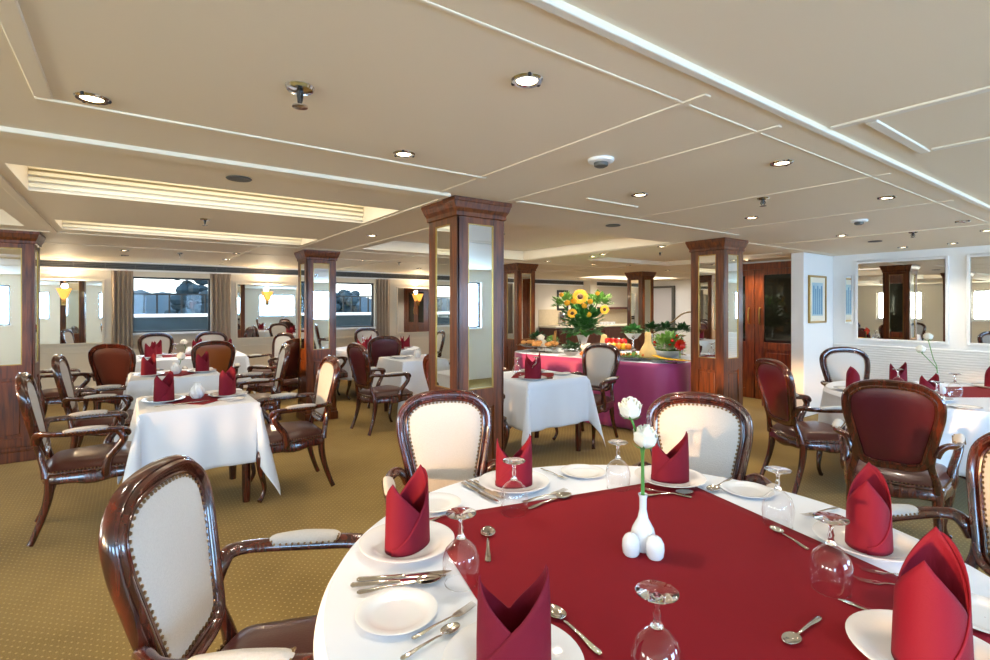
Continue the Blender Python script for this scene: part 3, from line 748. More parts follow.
for k, a, b_, lab in (
  ('knife', (351,582), (458,573), 'long table knife, farther of the pair above the lower left side plate'),
  ('knife', (351,587), (447,578), 'table knife, nearer of the pair above the lower left side plate'),
  ('spoon', (357,594), (440,580), 'spoon lying against the knives above the lower left side plate'),
  ('fork', (412,640), (474,606), 'fork left of the bottom centre napkin'),
  ('spoon', (408,656), (452,630), 'spoon handle beside the bottom centre plate'),
  ('spoon', (488,566), (488,527), 'teaspoon pointing away beside the left upturned glass'),
  ('spoon', (524,511), (573,494), 'tablespoon right of the far left glass on the red edge'),
  ('fork', (522,503), (566,491), 'fork lying behind the tablespoon near the red overlay edge'),
  ('knife', (461,483), (499,504), 'leftmost knife of the three between side plate and far left plate'),
  ('knife', (467,481), (503,500), 'middle knife of the three beside the far left plate'),
  ('fork', (474,481), (506,497), 'fork lying tight against the far left plate'),
  ('fork', (541,469), (568,480), 'fork at the far edge beside the side plate'),
  ('spoon', (601,656), (549,608), 'spoon right of the bottom centre napkin on the red overlay'),
  ('spoon', (820,618), (786,645), 'small spoon alone on the red overlay at lower right'),
  ('spoon', (808,550), (772,528), 'spoon left of the right dinner plate'),
  ('fork', (928,580), (864,571), 'fork, farther of the pair in front of the right dinner plate'),
  ('fork', (926,590), (860,581), 'fork, nearer of the pair in front of the right dinner plate'),
  ('knife', (905,625), (861,608), 'knife left of the bottom right napkin'),
  ('fork', (692,498), (640,489), 'fork in front of the plate behind the roses'),
  ('spoon', (640,497), (692,493), 'spoon crossing in front of the plate behind the roses'),
  ('spoon', (733,478), (708,493), 'spoon between the far plate and its right side plate'),
  ('fork', (838,508), (803,517), 'fork behind the far right upturned glass'),
  ('fork', (432,521), (462,510), 'small fork beside the side plate between the left napkins')):
    cut(k, a, b_, lab, CZ)
vx, vy = P(643, 550, ZT); 
cam_dir = atan2(-vy, -vx)
vase_set(vx, vy, 'white bud vase in the middle of the foreground table', ('left egg-shaped white shaker in front of the foreground vase', 'right egg-shaped white shaker in front of the foreground vase')[::-1], cam_dir)
r_ = W(1, 0)
rose((vx, vy, ZT+.16), 0, [(-.002*r_[0], -.002*r_[1], -.045), (-.003*r_[0], -.003*r_[1], .03), (-.006*r_[0]+.006, -.006*r_[1]+.004, .13), (-.036*r_[0], -.036*r_[1], .222)], 'upper ivory rose in the foreground bud vase', .031, tilt=(.1,-.15))
rose((vx, vy, ZT+.16), 0, [(.002*r_[0], .002*r_[1], -.045), (.001*r_[0], .001*r_[1], .04), (.0, .0, .10), (.001*r_[0]-.01, .001*r_[1]-.01, .142)], 'lower ivory rose in the foreground bud vase', .033, tilt=(.1,.1))
# right table ---------------------------------------------------------
def setting(px, py, nang, plab, nlab, sc=1):
    x, y = P(px, py, TT); DP.put((x, y, ZT), 0, plab); NP.put((x, y, ZT+.0065), nang, nlab, None, sc)
setting(853, 391, CA+1.2, 'white plate at the left of the right round table', 'burgundy napkin in front of the pale-backed chair by the wall')
setting(898, 384, CA, 'white plate on the far side of the right round table', 'two-peaked burgundy napkin on the far side of the right table')
setting(929, 400, CA+.2, 'white plate behind the maroon chair on the right table', 'burgundy napkin peeking over the maroon leather chair back')
setting(992, 388, CA+.8, 'white plate at the right edge on the right round table', 'burgundy napkin at the right edge of the photo on the wall-side table')
x, y = P(965, 408, TT); SP.put((x, y, ZT), 0, 'small side plate on the near side of the right round table')
for a, lab in (((898, 391), 'upturned wine glass before the far napkin on the right table'), ((955, 397), 'upturned wine glass right of the second bud vase'), ((937, 408), 'upturned wine glass nearest on the right round table')):
    x, y = P(a[0], a[1], TT); GB.put((x, y, ZT+.004), 0, lab)
v2 = P(944, 402, TT); v2 = (T2[0]+.02, T2[1]+.02)
vase_set(v2[0], v2[1], 'white bud vase on the round table by the right wall', ('white salt shaker on the right wall-side table', 'white pepper shaker on the right wall-side table'), atan2(-v2[1], -v2[0]))
rose((v2[0], v2[1], ZT+.16), 0, [(0,0,-.045), (0,0,.05), (-.03*r_[0], -.03*r_[1], .12), (-.07*r_[0], -.07*r_[1], .27)], 'taller pale rose on the right wall-side table', .03)
rose((v2[0], v2[1], ZT+.16), 0, [(.002,0,-.045), (.002,0,.03), (-.05*r_[0], -.05*r_[1], .09), (-.13*r_[0], -.13*r_[1], .17)], 'shorter pale rose leaning left on the right wall-side table', .03)
# left row tables ------------------------------------------------------
def small_vase(x, y, label):
    t = thing('swirled_vase', label, 'vase', (x, y, ZT+.004))
    def fn(i, j):
        z = i/16*.12; r = .02+.024*sin(pi*min(1, z/.1))**.8*(1 if z < .1 else 0)+.004; a = 2*pi*j/40
        if z >= .1: r = .022
        r *= 1+.10*sin(8*a+z*60)
        return (r*cos(a), r*sin(a), z)
    MB().grid(fn, 17, 40, False, True).build('vase_body', M['china'], t, solid=.002)
    MB().lathe([(.001,0.0005),(.02,0.0005),(.02,.006),(.001,.006)], 20).build('vase_foot', M['china'], t)
    rz_ = rose_mesh(.026, random); rz_.xf(Matrix.Translation((.0, 0, .15)));
    return t
def table_set(cx, cy, items):
    pass
DP.put((.2, 4.43, ZT), 0, 'white plate at the left of the front left square table'); NP.put((.2, 4.43, ZT+.0065), .9, 'burgundy napkin on the left plate of the front left table')
DP.put((.62, 4.40, ZT+.002), 0, 'white plate at the right of the front left square table'); NP.put((.62, 4.47, ZT+.0085), 1.0, 'burgundy napkin on the right plate of the front left table')
SP.put((.61, 4.2, ZT+.001), 0, 'small side plate on the front right corner of the front left table')
small_vase(.41, 4.41, 'white swirled vase between the napkins of the front left table')
for x, y, a, k, lab in ((.36, 4.22, .2, 'knife', 'knife at the front edge of the front left square table'), (.33, 4.55, .5, 'fork', 'fork at the back of the front left square table'), (.22, 4.2, .1, 'fork', 'fork before the left plate of the front left table')):
    CT_[k].put((x, y, CZ), a, lab)
DP.put((.15, 6.15, ZT), 0, 'white plate at the left of the second left square table'); NP.put((.15, 6.15, ZT+.0065), .9, 'burgundy napkin on the left plate of the second left table')
DP.put((.62, 6.17, ZT), 0, 'white plate at the right of the second left square table')
NP.put((.62, 6.17, ZT+.0065), .9, 'burgundy napkin on the right plate of the second left table')
small_vase(.38, 6.12, 'white swirled vase on the second left square table')
t = rose((.40, 6.18, ZT+.0045), 0, [(0,0,.0), (.01,0,.05), (.02,0,.1), (.03,0,.14)], 'ivory rose standing on the second left square table', .04)
for x, y, lab, nl in ((.22, 8.25, 'white plate at the left end of the window table', 'left one of the paired burgundy napkins at the window table left end'),
                      (.30, 8.6, 'white plate at the far left corner of the window table', 'right one of the paired burgundy napkins, nearest the window'),
                      (1.15, 8.3, 'white plate at the right end of the window table', 'burgundy napkin at the right end of the window table'),
                      (.8, 8.62, 'white plate on the window side of the window table', 'burgundy napkin on the window side of the window table')):
    DP.put((x, y, ZT+.0035), 0, lab); NP.put((x, y, ZT+.010), .8, nl)
small_vase(.68, 8.35, 'white swirled vase on the wide window table')
t = rose((.62, 8.42, ZT+.004), 0, [(0,0,0), (.01,0,.05), (.02,0,.1), (.0,0,.15)], 'ivory rose on the wide window table', .04)
for a, lab in (((.5, 8.2), 'upturned wine glass at the front of the window table'), ((.95, 8.45), 'upturned wine glass right of the window table vase')):
    GB.put((a[0], a[1], ZT+.004), 0, lab)
# table in front of the buffet
DP.put((3.12, 3.72, ZT), 0, 'white plate on the near left of the table before the buffet'); NP.put((3.12, 3.72, ZT+.0065), CA, 'two-peaked burgundy napkin, left one on the table before the buffet')
DP.put((3.46, 4.12, ZT), 0, 'white plate on the far side of the table before the buffet'); NP.put((3.46, 4.12, ZT+.0065), CA, 'burgundy napkin behind the glass on the table before the buffet')
SP.put((3.58, 3.8, ZT), 0, 'small side plate on the right of the table before the buffet')
GB.put((3.36, 3.95, ZT+.004), 0, 'upturned wine glass on the table before the buffet')
GB.put((3.15, 4.0, ZT+.004), 0, 'second upturned wine glass behind the left napkin before the buffet')
CT_['knife'].put((3.26, 3.66, CZ), .3, 'knife on the table before the buffet')
# tables left of the tall column
DP.put((3.4, 6.1, ZT), 0, 'white plate on the table left of the tall column'); NP.put((3.4, 6.1, ZT+.0065), CA, 'burgundy napkin on the table left of the tall column')
DP.put((2.95, 6.3, ZT), 0, 'white plate at the back of the table left of the tall column')
small_vase(3.14, 6.15, 'white swirled vase on the table left of the tall column')
for x, y, q in ((2.95, 7.65, 'left'), (3.3, 8.35, 'window side'), (3.75, 7.8, 'right side'), (3.5, 7.5, 'near side')):
    DP.put((x, y, ZT), 0, 'white plate on the %s of the far round table' % q); NP.put((x, y, ZT+.0065), CA+.3, 'burgundy napkin on the %s of the far round table' % q)
small_vase(3.32, 7.95, 'white swirled vase in the middle of the far round table')
for x, y, q in ((3.1, 7.98, 'left'), (3.55, 8.1, 'right')): GB.put((x, y, ZT+.004), 0, 'upturned wine glass %s of the far round table vase' % q)
# ---------------------------------------------------------------- buffet
BC = Vector((5.25, 4.72)); el = Vector((-.24, .97)).normalized(); ew = Vector((-.97, -.24)).normalized(); BZ = .8
def bxy(u, v): p = BC+el*u+ew*v; return p.x, p.y
def bpx(px, v):       # point on the buffet in the vertical plane of an image column, v across its width
    t = (px-CXP)/FPX; dx, dy = W(t, 1); # ray direction
    # BC + el*u + ew*v = s*(dx,dy)
    ax, ay = BC.x+ew.x*v, BC.y+ew.y*v
    det = dx*(-el.y)-(-el.x)*dy
    s = (ax*(-el.y)+el.x*ay)/det
    return s*dx, s*dy
def rrect(hu, hv, rad, n=12):
    out = []
    for sx, sy, a0 in ((1,1,0),(-1,1,pi/2),(-1,-1,pi),(1,-1,3*pi/2)):
        for k in range(n): a = a0+pi/2*k/(n-1); out.append((sx*(hu-rad)+rad*cos(a), sy*(hv-rad)+rad*sin(a)))
    return out
HU, HV = 1.22, .7
ol = rrect(HU, HV, .42); 
# resample outline densely for skirt folds
dense = []
for i in range(len(ol)):
    a, b_ = Vector(ol[i]), Vector(ol[(i+1)%len(ol)]); k = max(1, int((b_-a).length/.02))
    for q in range(k): dense.append(a.lerp(b_, q/k))
bt = thing('buffet_table', 'large rounded buffet table carrying the food, under plum skirting', 'table', (BC.x, BC.y, 0), atan2(el.y, el.x))
m = MB(); nn = len(dense)
m.add([(p.x*.985, p.y*.985, z) for z in (BZ-.04, BZ-.006) for p in dense], [tuple(range(nn))[::-1], tuple(range(nn, 2*nn))]+[(i, (i+1)%nn, nn+(i+1)%nn, nn+i) for i in range(nn)])
m.build('tabletop', M['counter'], bt, smooth=False)
for sx in (-1, 1):
    for sy in (-1, 1): MB().box(sx*.8-.04, sx*.8+.04, sy*.45-.04, sy*.45+.04, .001, BZ-.041).build('leg', M['counter'], bt, smooth=False)
acc = [0]
for i in range(1, nn): acc.append(acc[-1]+(dense[i]-dense[i-1]).length)
def sk(k, i):
    p = dense[i]; q = k/12; s = acc[i]
    f = 1+(.012+.02*q+q*(.016*sin(s*21)+.010*sin(s*47+1)))/max(.5, p.length)
    return (p.x*f, p.y*f, BZ-.002-q*(BZ-.02))
c = MB().grid(sk, 13, nn, False, True).build('buffet_skirt', M['purple'], loc=(BC.x, BC.y, 0), rz=atan2(el.y, el.x), solid=.003)
tag(c, 'plum magenta satin skirt hanging around the buffet', 'tablecloth')
m = MB(); m.add([(p.x*1.008, p.y*1.008, z) for z in (-.0055, .0) for p in dense], [tuple(range(nn))[::-1], tuple(range(nn, 2*nn))]+[(i, (i+1)%nn, nn+(i+1)%nn, nn+i) for i in range(nn)])
c = m.build('buffet_top_cloth', M['cloth'], loc=(BC.x, BC.y, BZ), rz=atan2(el.y, el.x), smooth=False); tag(c, 'white cloth covering the top of the buffet', 'tablecloth')
def leaves(m, c, r, n, size, rnd, squash=.7, up=.3):
    for _ in range(n):
        a = rnd.uniform(0, 2*pi); e = math.asin(rnd.uniform(-.2, 1)); q = rnd.uniform(.4, 1)
        p = Vector((c[0]+r*q*cos(a)*cos(e), c[1]+r*q*sin(a)*cos(e), c[2]+r*squash*q*sin(e)))
        d_ = Vector((cos(a)*cos(e), sin(a)*cos(e), sin(e)+up)).normalized(); s_ = d_.cross(Vector((rnd.uniform(-.3,.3), rnd.uniform(-.3,.3), 1))).normalized()
        nrm_ = s_.cross(d_); L_ = size*rnd.uniform(.7, 1.3); w = L_*.32
        m.add([p, p+d_*L_*.5+s_*w+nrm_*L_*.08, p+d_*L_-nrm_*L_*.15, p+d_*L_*.5-s_*w+nrm_*L_*.08, p+d_*L_*.5-nrm_*.0], [(0,1,4),(1,2,4),(2,3,4),(3,0,4)])
def bowl_mesh(r, h): return MB().lathe([(.001,0),(r*.5,0),(r*.55,.004),(r*.85,h*.5),(r,h),(r*.98,h),(r*.82,h*.5),(r*.5,.01),(.001,.01)], 28)
rb = random.Random(11)
# big flower arrangement
fx, fy = bpx(583, -.12)
t = thing('flower_arrangement', 'tall arrangement of sunflowers and greenery in the middle of the buffet', 'flowers', (fx, fy, BZ))
MB().lathe([(.001,0.001),(.09,.001),(.07,.03),(.05,.1),(.08,.2),(.1,.24),(.09,.24),(.04,.1),(.001,.05)], 24).build('urn', M['chrome'], t)
m = MB(); leaves(m, (0,0,.40), .28, 190, .12, rb, .9, .5); leaves(m, (.0,0,.28), .22, 120, .15, rb, .5, -.1); m.build('foliage', M['leaf'], t)
m = MB(); leaves(m, (.24*r_[0], .24*r_[1], .68), .17, 190, .07, rb, .9, .4); leaves(m, (-.26*r_[0], -.26*r_[1], .66), .16, 170, .07, rb, .9, .5); m.build('pale_foliage', M['leafl'], t)
m = MB()
for k in range(14):
    a = k*.45; m.tube([(0,0,.2), (.1*cos(a), .1*sin(a), .5), (.28*cos(a), .28*sin(a), .75+.1*sin(k*2.3))], [.006,.005,.003], 6)
m.build('stems', M['stem'], t)
camv = Vector((-fx, -fy, .3)).normalized()
def daisy(mp, mc, c, r):
    d_ = Vector((camv.x, camv.y, .25)).normalized(); u = d_.cross(Vector((0,0,1))).normalized(); w = u.cross(d_); c = Vector(c)
    for lay in range(2):
        for k in range(16):
            a = 2*pi*k/16+lay*.2; e = u*cos(a)+w*sin(a); s_ = u*-sin(a)+w*cos(a)
            mp.add([c+e*r*.3, c+e*r*.7+s_*r*.13+d_*(.012-.008*lay), c+e*r*(1-.1*lay)+d_*.0, c+e*r*.7-s_*r*.13+d_*(.012-.008*lay)], [(0,1,2,3)])
    q = MB().ball((0,0,0), r*.32, 12, 8, (1,1,.5)); M4 = Matrix.Translation(c) @ Matrix((( u.x, w.x, d_.x, 0),(u.y, w.y, d_.y, 0),(u.z, w.z, d_.z, 0),(0,0,0,1))); q.xf(M4); mc.add(q.v, q.f)
for (ox, oz, r) in ((-.04,.78,.12),(.1,.68,.05),(-.15,.55,.075),(-.22,.66,.055),(.3,.6,.07),(.02,.62,.05),(-.12,.68,.06),(.2,.8,.04),(-.3,.78,.04),(.08,.5,.05)):
    if r < .07:
        q = rose_mesh(r*.75, rb); q.xf(Matrix.Translation((ox*r_[0]+camv.x*.22, ox*r_[1]+camv.y*.22, oz))); q.build('yellow_rose', M['yellow'], t); continue
    mp, mc = MB(), MB(); daisy(mp, mc, (ox*r_[0]+camv.x*.22, ox*r_[1]+camv.y*.22, oz), r)
    so2 = mp.build('yellow_flower', M['yellow'], t); mc.build('flower_centre', M['seedc'], so2)
# trays
def platter(px, v, ru, rv, label, ped=0):
    x, y = bpx(px, v); t = thing('serving_platter', label, 'platter', (x, y, BZ), atan2(el.y, el.x))
    MB().lathe([(.001,ped),(.8,ped),(1,ped+.018),(1,ped+.022),(.8,ped+.006),(.001,ped+.006)], 36, sx=ru, sy=rv).build('tray', M['chrome'], t)
    MB().lathe([(.001,0.0005),(.45,0.0005),(.4,.01),(.15,.02 if ped > .03 else .005),(.15,ped*.9+.001),(.4,ped+.001)], 24, sx=ru, sy=rv).build('base', M['chrome'], t)
    return x, y, BZ+ped+.007
x, y, z = platter(541, .33, .42, .2, 'oval steel platter of breads at the left of the buffet', .07)
x2, y2, z2 = x, y, z
gi = 0
for k in range(14):
    a = rb.uniform(0, 2*pi); q = rb.uniform(.1, .72); lu, lv = .42*q*cos(a), .2*q*sin(a)
    px_, py_ = x+el.x*lu+ew.x*lv, y+el.y*lu+ew.y*lv; L_ = rb.uniform(.05, .075); an = rb.uniform(0, 3)
    m = MB().tube([(-L_,0,0),(-L_*.7,0,.006),(0,0,.01),(L_*.7,0,.006),(L_,0,0)], [.006,.022,.03,.022,.006], 10)
    b_ = m.build('bread_roll', M['bread'], loc=(px_, py_, z+.026+.018*(k//7)), rz=an); tag(b_, 'golden bread roll in the pile on the left buffet platter', 'bread', 'bread rolls on the buffet')
def carved(px, v, name, label, cat, parts, z=BZ):
    x, y = bpx(px, v); t = thing(name, label, cat, (x, y, z+.0005))
    for pn, mb, mt in parts: mb.build(pn, M[mt], t)
    return t
m = MB(); 
def fluffy(c, r, n=5):
    mm = rose_mesh(r, rb); mm.xf(Matrix.Translation(c)); return mm
a1 = fluffy((0,0,.14), .05); a2 = fluffy((.03*r_[0],.03*r_[1],.07), .05)
carved(541, .1, 'white_flower_posy', 'posy of two white blooms standing behind the breads', 'flowers', (('blooms', MB().add(a1.v, a1.f).add(a2.v, a2.f), 'rose'), ('holder', MB().lathe([(.001,0),(.05,0),(.04,.03),(.02,.13),(.001,.13)], 16), 'leaf')))
m = MB()
for k in range(12): a = rb.uniform(0, 6.28); q = rb.uniform(0,.03); m.tube([(q*cos(a), q*sin(a), .03), (q*cos(a)*2, q*sin(a)*2, rb.uniform(.22, .3))], .006, 6)
carved(555, .14, 'breadsticks_in_glass', 'glass jar of upright breadsticks behind the bread platter', 'breadsticks', (('jar', MB().lathe([(.001,0),(.05,0),(.055,.16),(.052,.16),(.047,.006),(.001,.006)], 20), 'goblet'), ('breadsticks', m, 'bread')))
m = MB(); leaves(m, (0,0,.08), .11, 120, .06, rb)
carved(571, .52, 'parsley_bowl', 'bowl of dark green parsley at the front of the buffet', 'bowl', (('bowl', bowl_mesh(.1, .06), 'chrome'), ('parsley', m, 'leafd')))
m = MB(); leaves(m, (0,0,.1), .10, 90, .05, rb)
carved(552, -.2, 'garnish_greens_bowl', 'bowl of mid green garnish behind the bread rolls', 'bowl', (('bowl', bowl_mesh(.09, .06), 'china'), ('greens', m, 'leafl')))
q = MB()
for k in range(26): a = rb.uniform(0, 6.28); e = rb.uniform(0, 1); q.ball((.09*sqrt(1-e*e)*cos(a), .09*sqrt(1-e*e)*sin(a), .07+.07*e), .03, 8, 6)
carved(590, .42, 'white_cabbage_mound', 'mound of shredded white vegetables in a bowl, centre front of buffet', 'bowl', (('bowl', bowl_mesh(.12, .07), 'china'), ('vegetables', q, 'pastel')))
for k in range(9):
    x, y = bpx(583+k*1.2, .56+.03*(k%2)); L_ = .06
    o = MB().tube([(-L_,0,0),(0,0,.002),(L_,0,0)], [.004,.012,.016], 8).build('carrot', M['orange'], loc=(x, y, BZ+.018+.02*(k%3)), rz=rb.uniform(0, 3)); tag(o, 'orange carrot in the small heap at the buffet front edge', 'carrot', 'carrots on the buffet')
def pepper(px, v, mt, lab, z, grp):
    x, y = bpx(px, v); t = thing('bell_pepper', lab, 'pepper', (x, y, z), rb.uniform(0, 3), grp)
    def fn(i, j):
        e = pi*i/10; a = 2*pi*j/24; r = .042*sin(max(.02, e))**.7*(1+.09*cos(4*a))
        return (r*cos(a), r*sin(a), .045+.042*cos(e)*(1-.15*(r/.04 < .4)))
    MB().grid(fn, 11, 24, False, True).build('pepper_flesh', M[mt], t)
    MB().tube([(0,0,.08),(.004,0,.1)], [.007,.005], 8).build('stalk', M['stem'], t)
x, y, z = platter(617, .3, .26, .15, 'round steel platter of bell peppers right of the flowers', .09)
for i_, px_ in enumerate((608, 613, 619, 624)): pepper(px_, .2, 'redp', 'glossy red bell pepper on the raised platter back row', z+.05, 'red bell peppers')
for i_, px_ in enumerate((609, 614, 619, 624, 628)): pepper(px_, .36, 'yel' if i_ % 2 else 'orange', ('yellow' if i_ % 2 else 'orange')+' bell pepper on the raised platter front row', z, ('yellow' if i_ % 2 else 'orange')+' bell peppers')
x, y, z = platter(632, .5, .25, .16, 'long steel platter of mixed salad on the right of the buffet', .02)
m = MB(); leaves(m, (0,0,.0), .12, 120, .04, rb, .35)
t = thing('salad_pile', 'pale green salad heap on the long steel platter', 'salad', (x, y, z)); m.build('salad_leaves', M['leafl'], t)
q = MB()
for k in range(14): a = rb.uniform(0, 6.28); e = rb.uniform(.2, 1); q.ball((.13*e*cos(a), .13*e*sin(a), .035), .016, 8, 6)
q.build('tomato_pieces', M['orange'], t)
m = MB(); leaves(m, (0,0,.30), .13, 170, .06, rb, .6)
carved(633, -.1, 'lettuce_stand', 'bright lettuce in a steel bowl on a pedestal stand', 'bowl', (('stand', MB().lathe([(.001,0),(.07,0),(.02,.02),(.012,.2),(.06,.22),(.12,.29),(.115,.29),(.05,.225),(.001,.22)], 24), 'chrome'), ('lettuce', m, 'leaf')))
m = MB().lathe([(.001,0),(.09,.002),(.105,.04),(.10,.09),(.07,.15),(.042,.2),(.036,.26),(.04,.3),(.03,.33),(.001,.335)], 28)
carved(648, .3, 'carved_squash', 'tall pale carved butternut squash right of the peppers', 'squash', (('squash_flesh', m, 'squash'), ('stalk', MB().tube([(0,0,.33),(.006,0,.36)], .008, 8), 'stem')))
carved(604, .1, 'carved_pineapple', 'yellow carved fruit standing left of the peppers', 'fruit', (('fruit_flesh', MB().lathe([(.001,0),(.05,0),(.06,.08),(.05,.18),(.035,.26),(.001,.27)], 14), 'squash'),))
for px_, v, lab in ((652, -.5, 'left dark curly lettuce head behind the squash'), (666, -.5, 'middle dark curly lettuce head at the back of the buffet'), (682, -.5, 'right dark curly lettuce head beside the column')):
    m = MB(); leaves(m, (0,0,.32), .10, 200, .055, rb, .8, .2)
    carved(px_, v, 'dark_lettuce_display', lab, 'lettuce', (('stand', MB().lathe([(.001,0),(.06,0),(.015,.02),(.015,.24),(.06,.26),(.001,.27)], 20), 'chrome'), ('curly_leaves', m, 'leafd')))
m = MB(); leaves(m, (0,0,.12), .19, 300, .07, rb, .9); 
t = carved(668, -.1, 'green_salad_mound', 'big pale green salad mound with red flowers near the column', 'salad', (('bowl', bowl_mesh(.17, .09), 'chrome'), ('salad_leaves', m, 'leafl')))
q = MB()
for k in range(16): a = rb.uniform(0, 6.28); e = rb.uniform(.1, .8); q.ball((.17*sqrt(1-e*e)*cos(a), .17*sqrt(1-e*e)*sin(a), .14+.17*e), .022, 8, 6)
q.build('red_radishes', M['redp'], t)
def wm():
    m = MB(); c = Vector((0,0,.2)); d_ = camv; u = d_.cross(Vector((0,0,1))).normalized(); w = u.cross(d_)
    for lay in range(4):
        r = .075*(1-.2*lay)
        for k in range(12):
            a = 2*pi*k/12+lay*.25; e = u*cos(a)+w*sin(a); s_ = u*-sin(a)+w*cos(a)
            m.add([c+d_*(.01*lay), c+e*r*.6+s_*r*.22+d_*(.02+.012*lay), c+e*r+d_*(.008+.014*lay), c+e*r*.6-s_*r*.22+d_*(.02+.012*lay)], [(0,1,2,3)])
    return m
carved(680, .36, 'carved_watermelon_flower', 'red carved watermelon flower on a stick at the right of the buffet', 'carved fruit', (('petals', wm(), 'redp'), ('stick', MB().tube([(0,0,0),(0,0,.19)], .006, 8), 'stem')))
x, y, z = platter(669, .52, .22, .14, 'oval platter of yellow fruit slices at the right end of the buffet', .02)
for k in range(14):
    a = -1.4+k*.2; lu, lv = .2*sin(a), .06*cos(a*2)
    o = MB().lathe([(.001,0),(.035,0),(.038,.004),(.035,.008),(.001,.008)], 16).build('fruit_slice', M['yel'], loc=(x+el.x*lu+ew.x*lv, y+el.y*lu+ew.y*lv, z+.002+.003*k)); tag(o, 'yellow fruit slice fanned out on the right end platter', 'fruit', 'yellow fruit slices')
# ---------------------------------------------------------------- wall mirrors, curtains, sconces
def mirror_back(x0, x1, z0, z1, label):
    t = thing('wall_mirror', label, 'mirror', ((x0+x1)/2, D, (z0+z1)/2)); a, h = (x1-x0)/2, (z1-z0)/2
    MB().box(-a+.02, a-.02, -.016, -.002, -h+.02, h-.02).build('mirror_glass', M['mirror'], t, smooth=False)
    m = MB()
    for X0, X1, Z0, Z1 in ((-a, -a+.03, -h, h), (a-.03, a, -h, h), (-a+.03, a-.03, h-.03, h), (-a+.03, a-.03, -h, -h+.03)): m.box(X0, X1, -.03, -.001, Z0, Z1)
    m.build('mirror_frame', M['wallc'], t, bevel=.004)
mirror_back(-1.35, -.32, .86, 1.86, 'leftmost wall mirror between column and first window')
mirror_back(1.50, 2.56, .86, 1.86, 'wall mirror between the first and second windows')
mirror_back(4.55, 5.6, .86, 1.86, 'wall mirror just left of the tall column, right of second window')
def curtain(x0, x1, label, seed):
    n = 60; ph = seed*1.3
    def fn(i, j):
        u = i/(n-1); x = x0+(x1-x0)*u; z = 2.0-1.22*j/14; k = j/14
        return (x+.02*sin(k*3)*(.5-u), D-.09+.028*sin(u*6*2*pi*.75+ph)*(.8+.2*k)+.01*sin(u*31+ph), z)
    o = MB().grid(fn, n, 15).build('curtain', M['curtain'], solid=.004); tag(o, label, 'curtain')
curtain(-.24, .04, 'striped taupe curtain left of the first window', 1); curtain(1.1, 1.42, 'taupe curtain right of the first window', 2)
curtain(2.7, 2.98, 'taupe curtain left of the second window behind the column', 3); curtain(4.06, 4.38, 'taupe curtain right of the second window', 4)
curtain(5.7, 5.96, 'taupe curtain left of the third window', 5); curtain(7.02, 7.3, 'taupe curtain right of the third window', 6)
for x, lab in ((-.80, 'amber cone wall sconce on the leftmost mirror'), (2.02, 'amber cone wall sconce on the mirror between the windows'), (5.05, 'amber cone wall sconce on the mirror beside the tall column')):
    t = thing('wall_sconce', lab, 'wall light', (x, D-.1, 1.52))
    MB().lathe([(.015,.03),(.03,.045),(.075,.165),(.085,.19),(.08,.19),(.068,.165),(.025,.05),(.001,.045)], 24).build('lamp_shade', M['amber'], t)
    m = MB(); m.tube([(0,0,.0),(0,.03,-.03),(0,.066,-.02)], .01, 8); m.box(-.03, .03, .062, .068, -.06, .05); m.build('bracket', M['gold'], t)
# right wall mirrors (X = 8)
def mirror_right(y0, y1, z0, z1, label, mt='mirror', nm='wall_mirror'):
    t = thing(nm, label, 'mirror', (8.0, (y0+y1)/2, (z0+z1)/2)); a, h = (y1-y0)/2, (z1-z0)/2; b0 = min(.03, a*.3)
    MB().box(-.016, -.002, -a+b0*.8, a-b0*.8, -h+b0*.8, h-b0*.8).build('mirror_glass', M[mt], t, smooth=False)
    m = MB()
    for X0, X1, Z0, Z1 in ((-a, -a+b0, -h, h), (a-b0, a, -h, h), (-a+b0, a-b0, h-b0, h), (-a+b0, a-b0, -h, -h+b0)): m.box(-.028, -.001, X0, X1, Z0, Z1)
    m.build('mirror_frame', M['wallw'], t, bevel=.004)
mirror_right(1.76, 2.73, .99, 2.05, 'large wall mirror on the white right wall reflecting a column')
mirror_right(.6, 1.60, .99, 2.05, 'large wall mirror cut off by the right edge of the photo')
mirror_right(-.6, .42, .99, 2.05, 'wall mirror on the right wall beyond the photo edge')
mirror_right(2.75, 2.86, 1.2, 1.87, 'slim vertical mirror strip left of the large right mirror')
t = thing('framed_print', 'pale blue print in a cream and gilt frame on the white wing wall', 'picture', (7.47, 3.0, 1.54))
m = MB()
for X0, X1, Z0, Z1 in ((-.26,-.235,-.315,.315),(.235,.26,-.315,.315),(-.235,.235,.29,.315),(-.235,.235,-.315,-.29)): m.box(X0, X1, -.025, -.001, Z0, Z1)
m.build('frame', M['gold'], t, bevel=.003); MB().box(-.235, .235, -.012, -.001, -.29, .29).build('mount', M['paper'], t, smooth=False)
MB().box(-.165, .165, -.0135, -.0121, -.22, .22).build('print', M['print'], t, smooth=False)
m = MB()
for k in range(5): m.box(-.13+k*.06, -.1+k*.06, -.0145, -.0136, -.2, .18-.04*(k%2))
m.build('painted_stripes', M['hazeblue'], t, smooth=False)
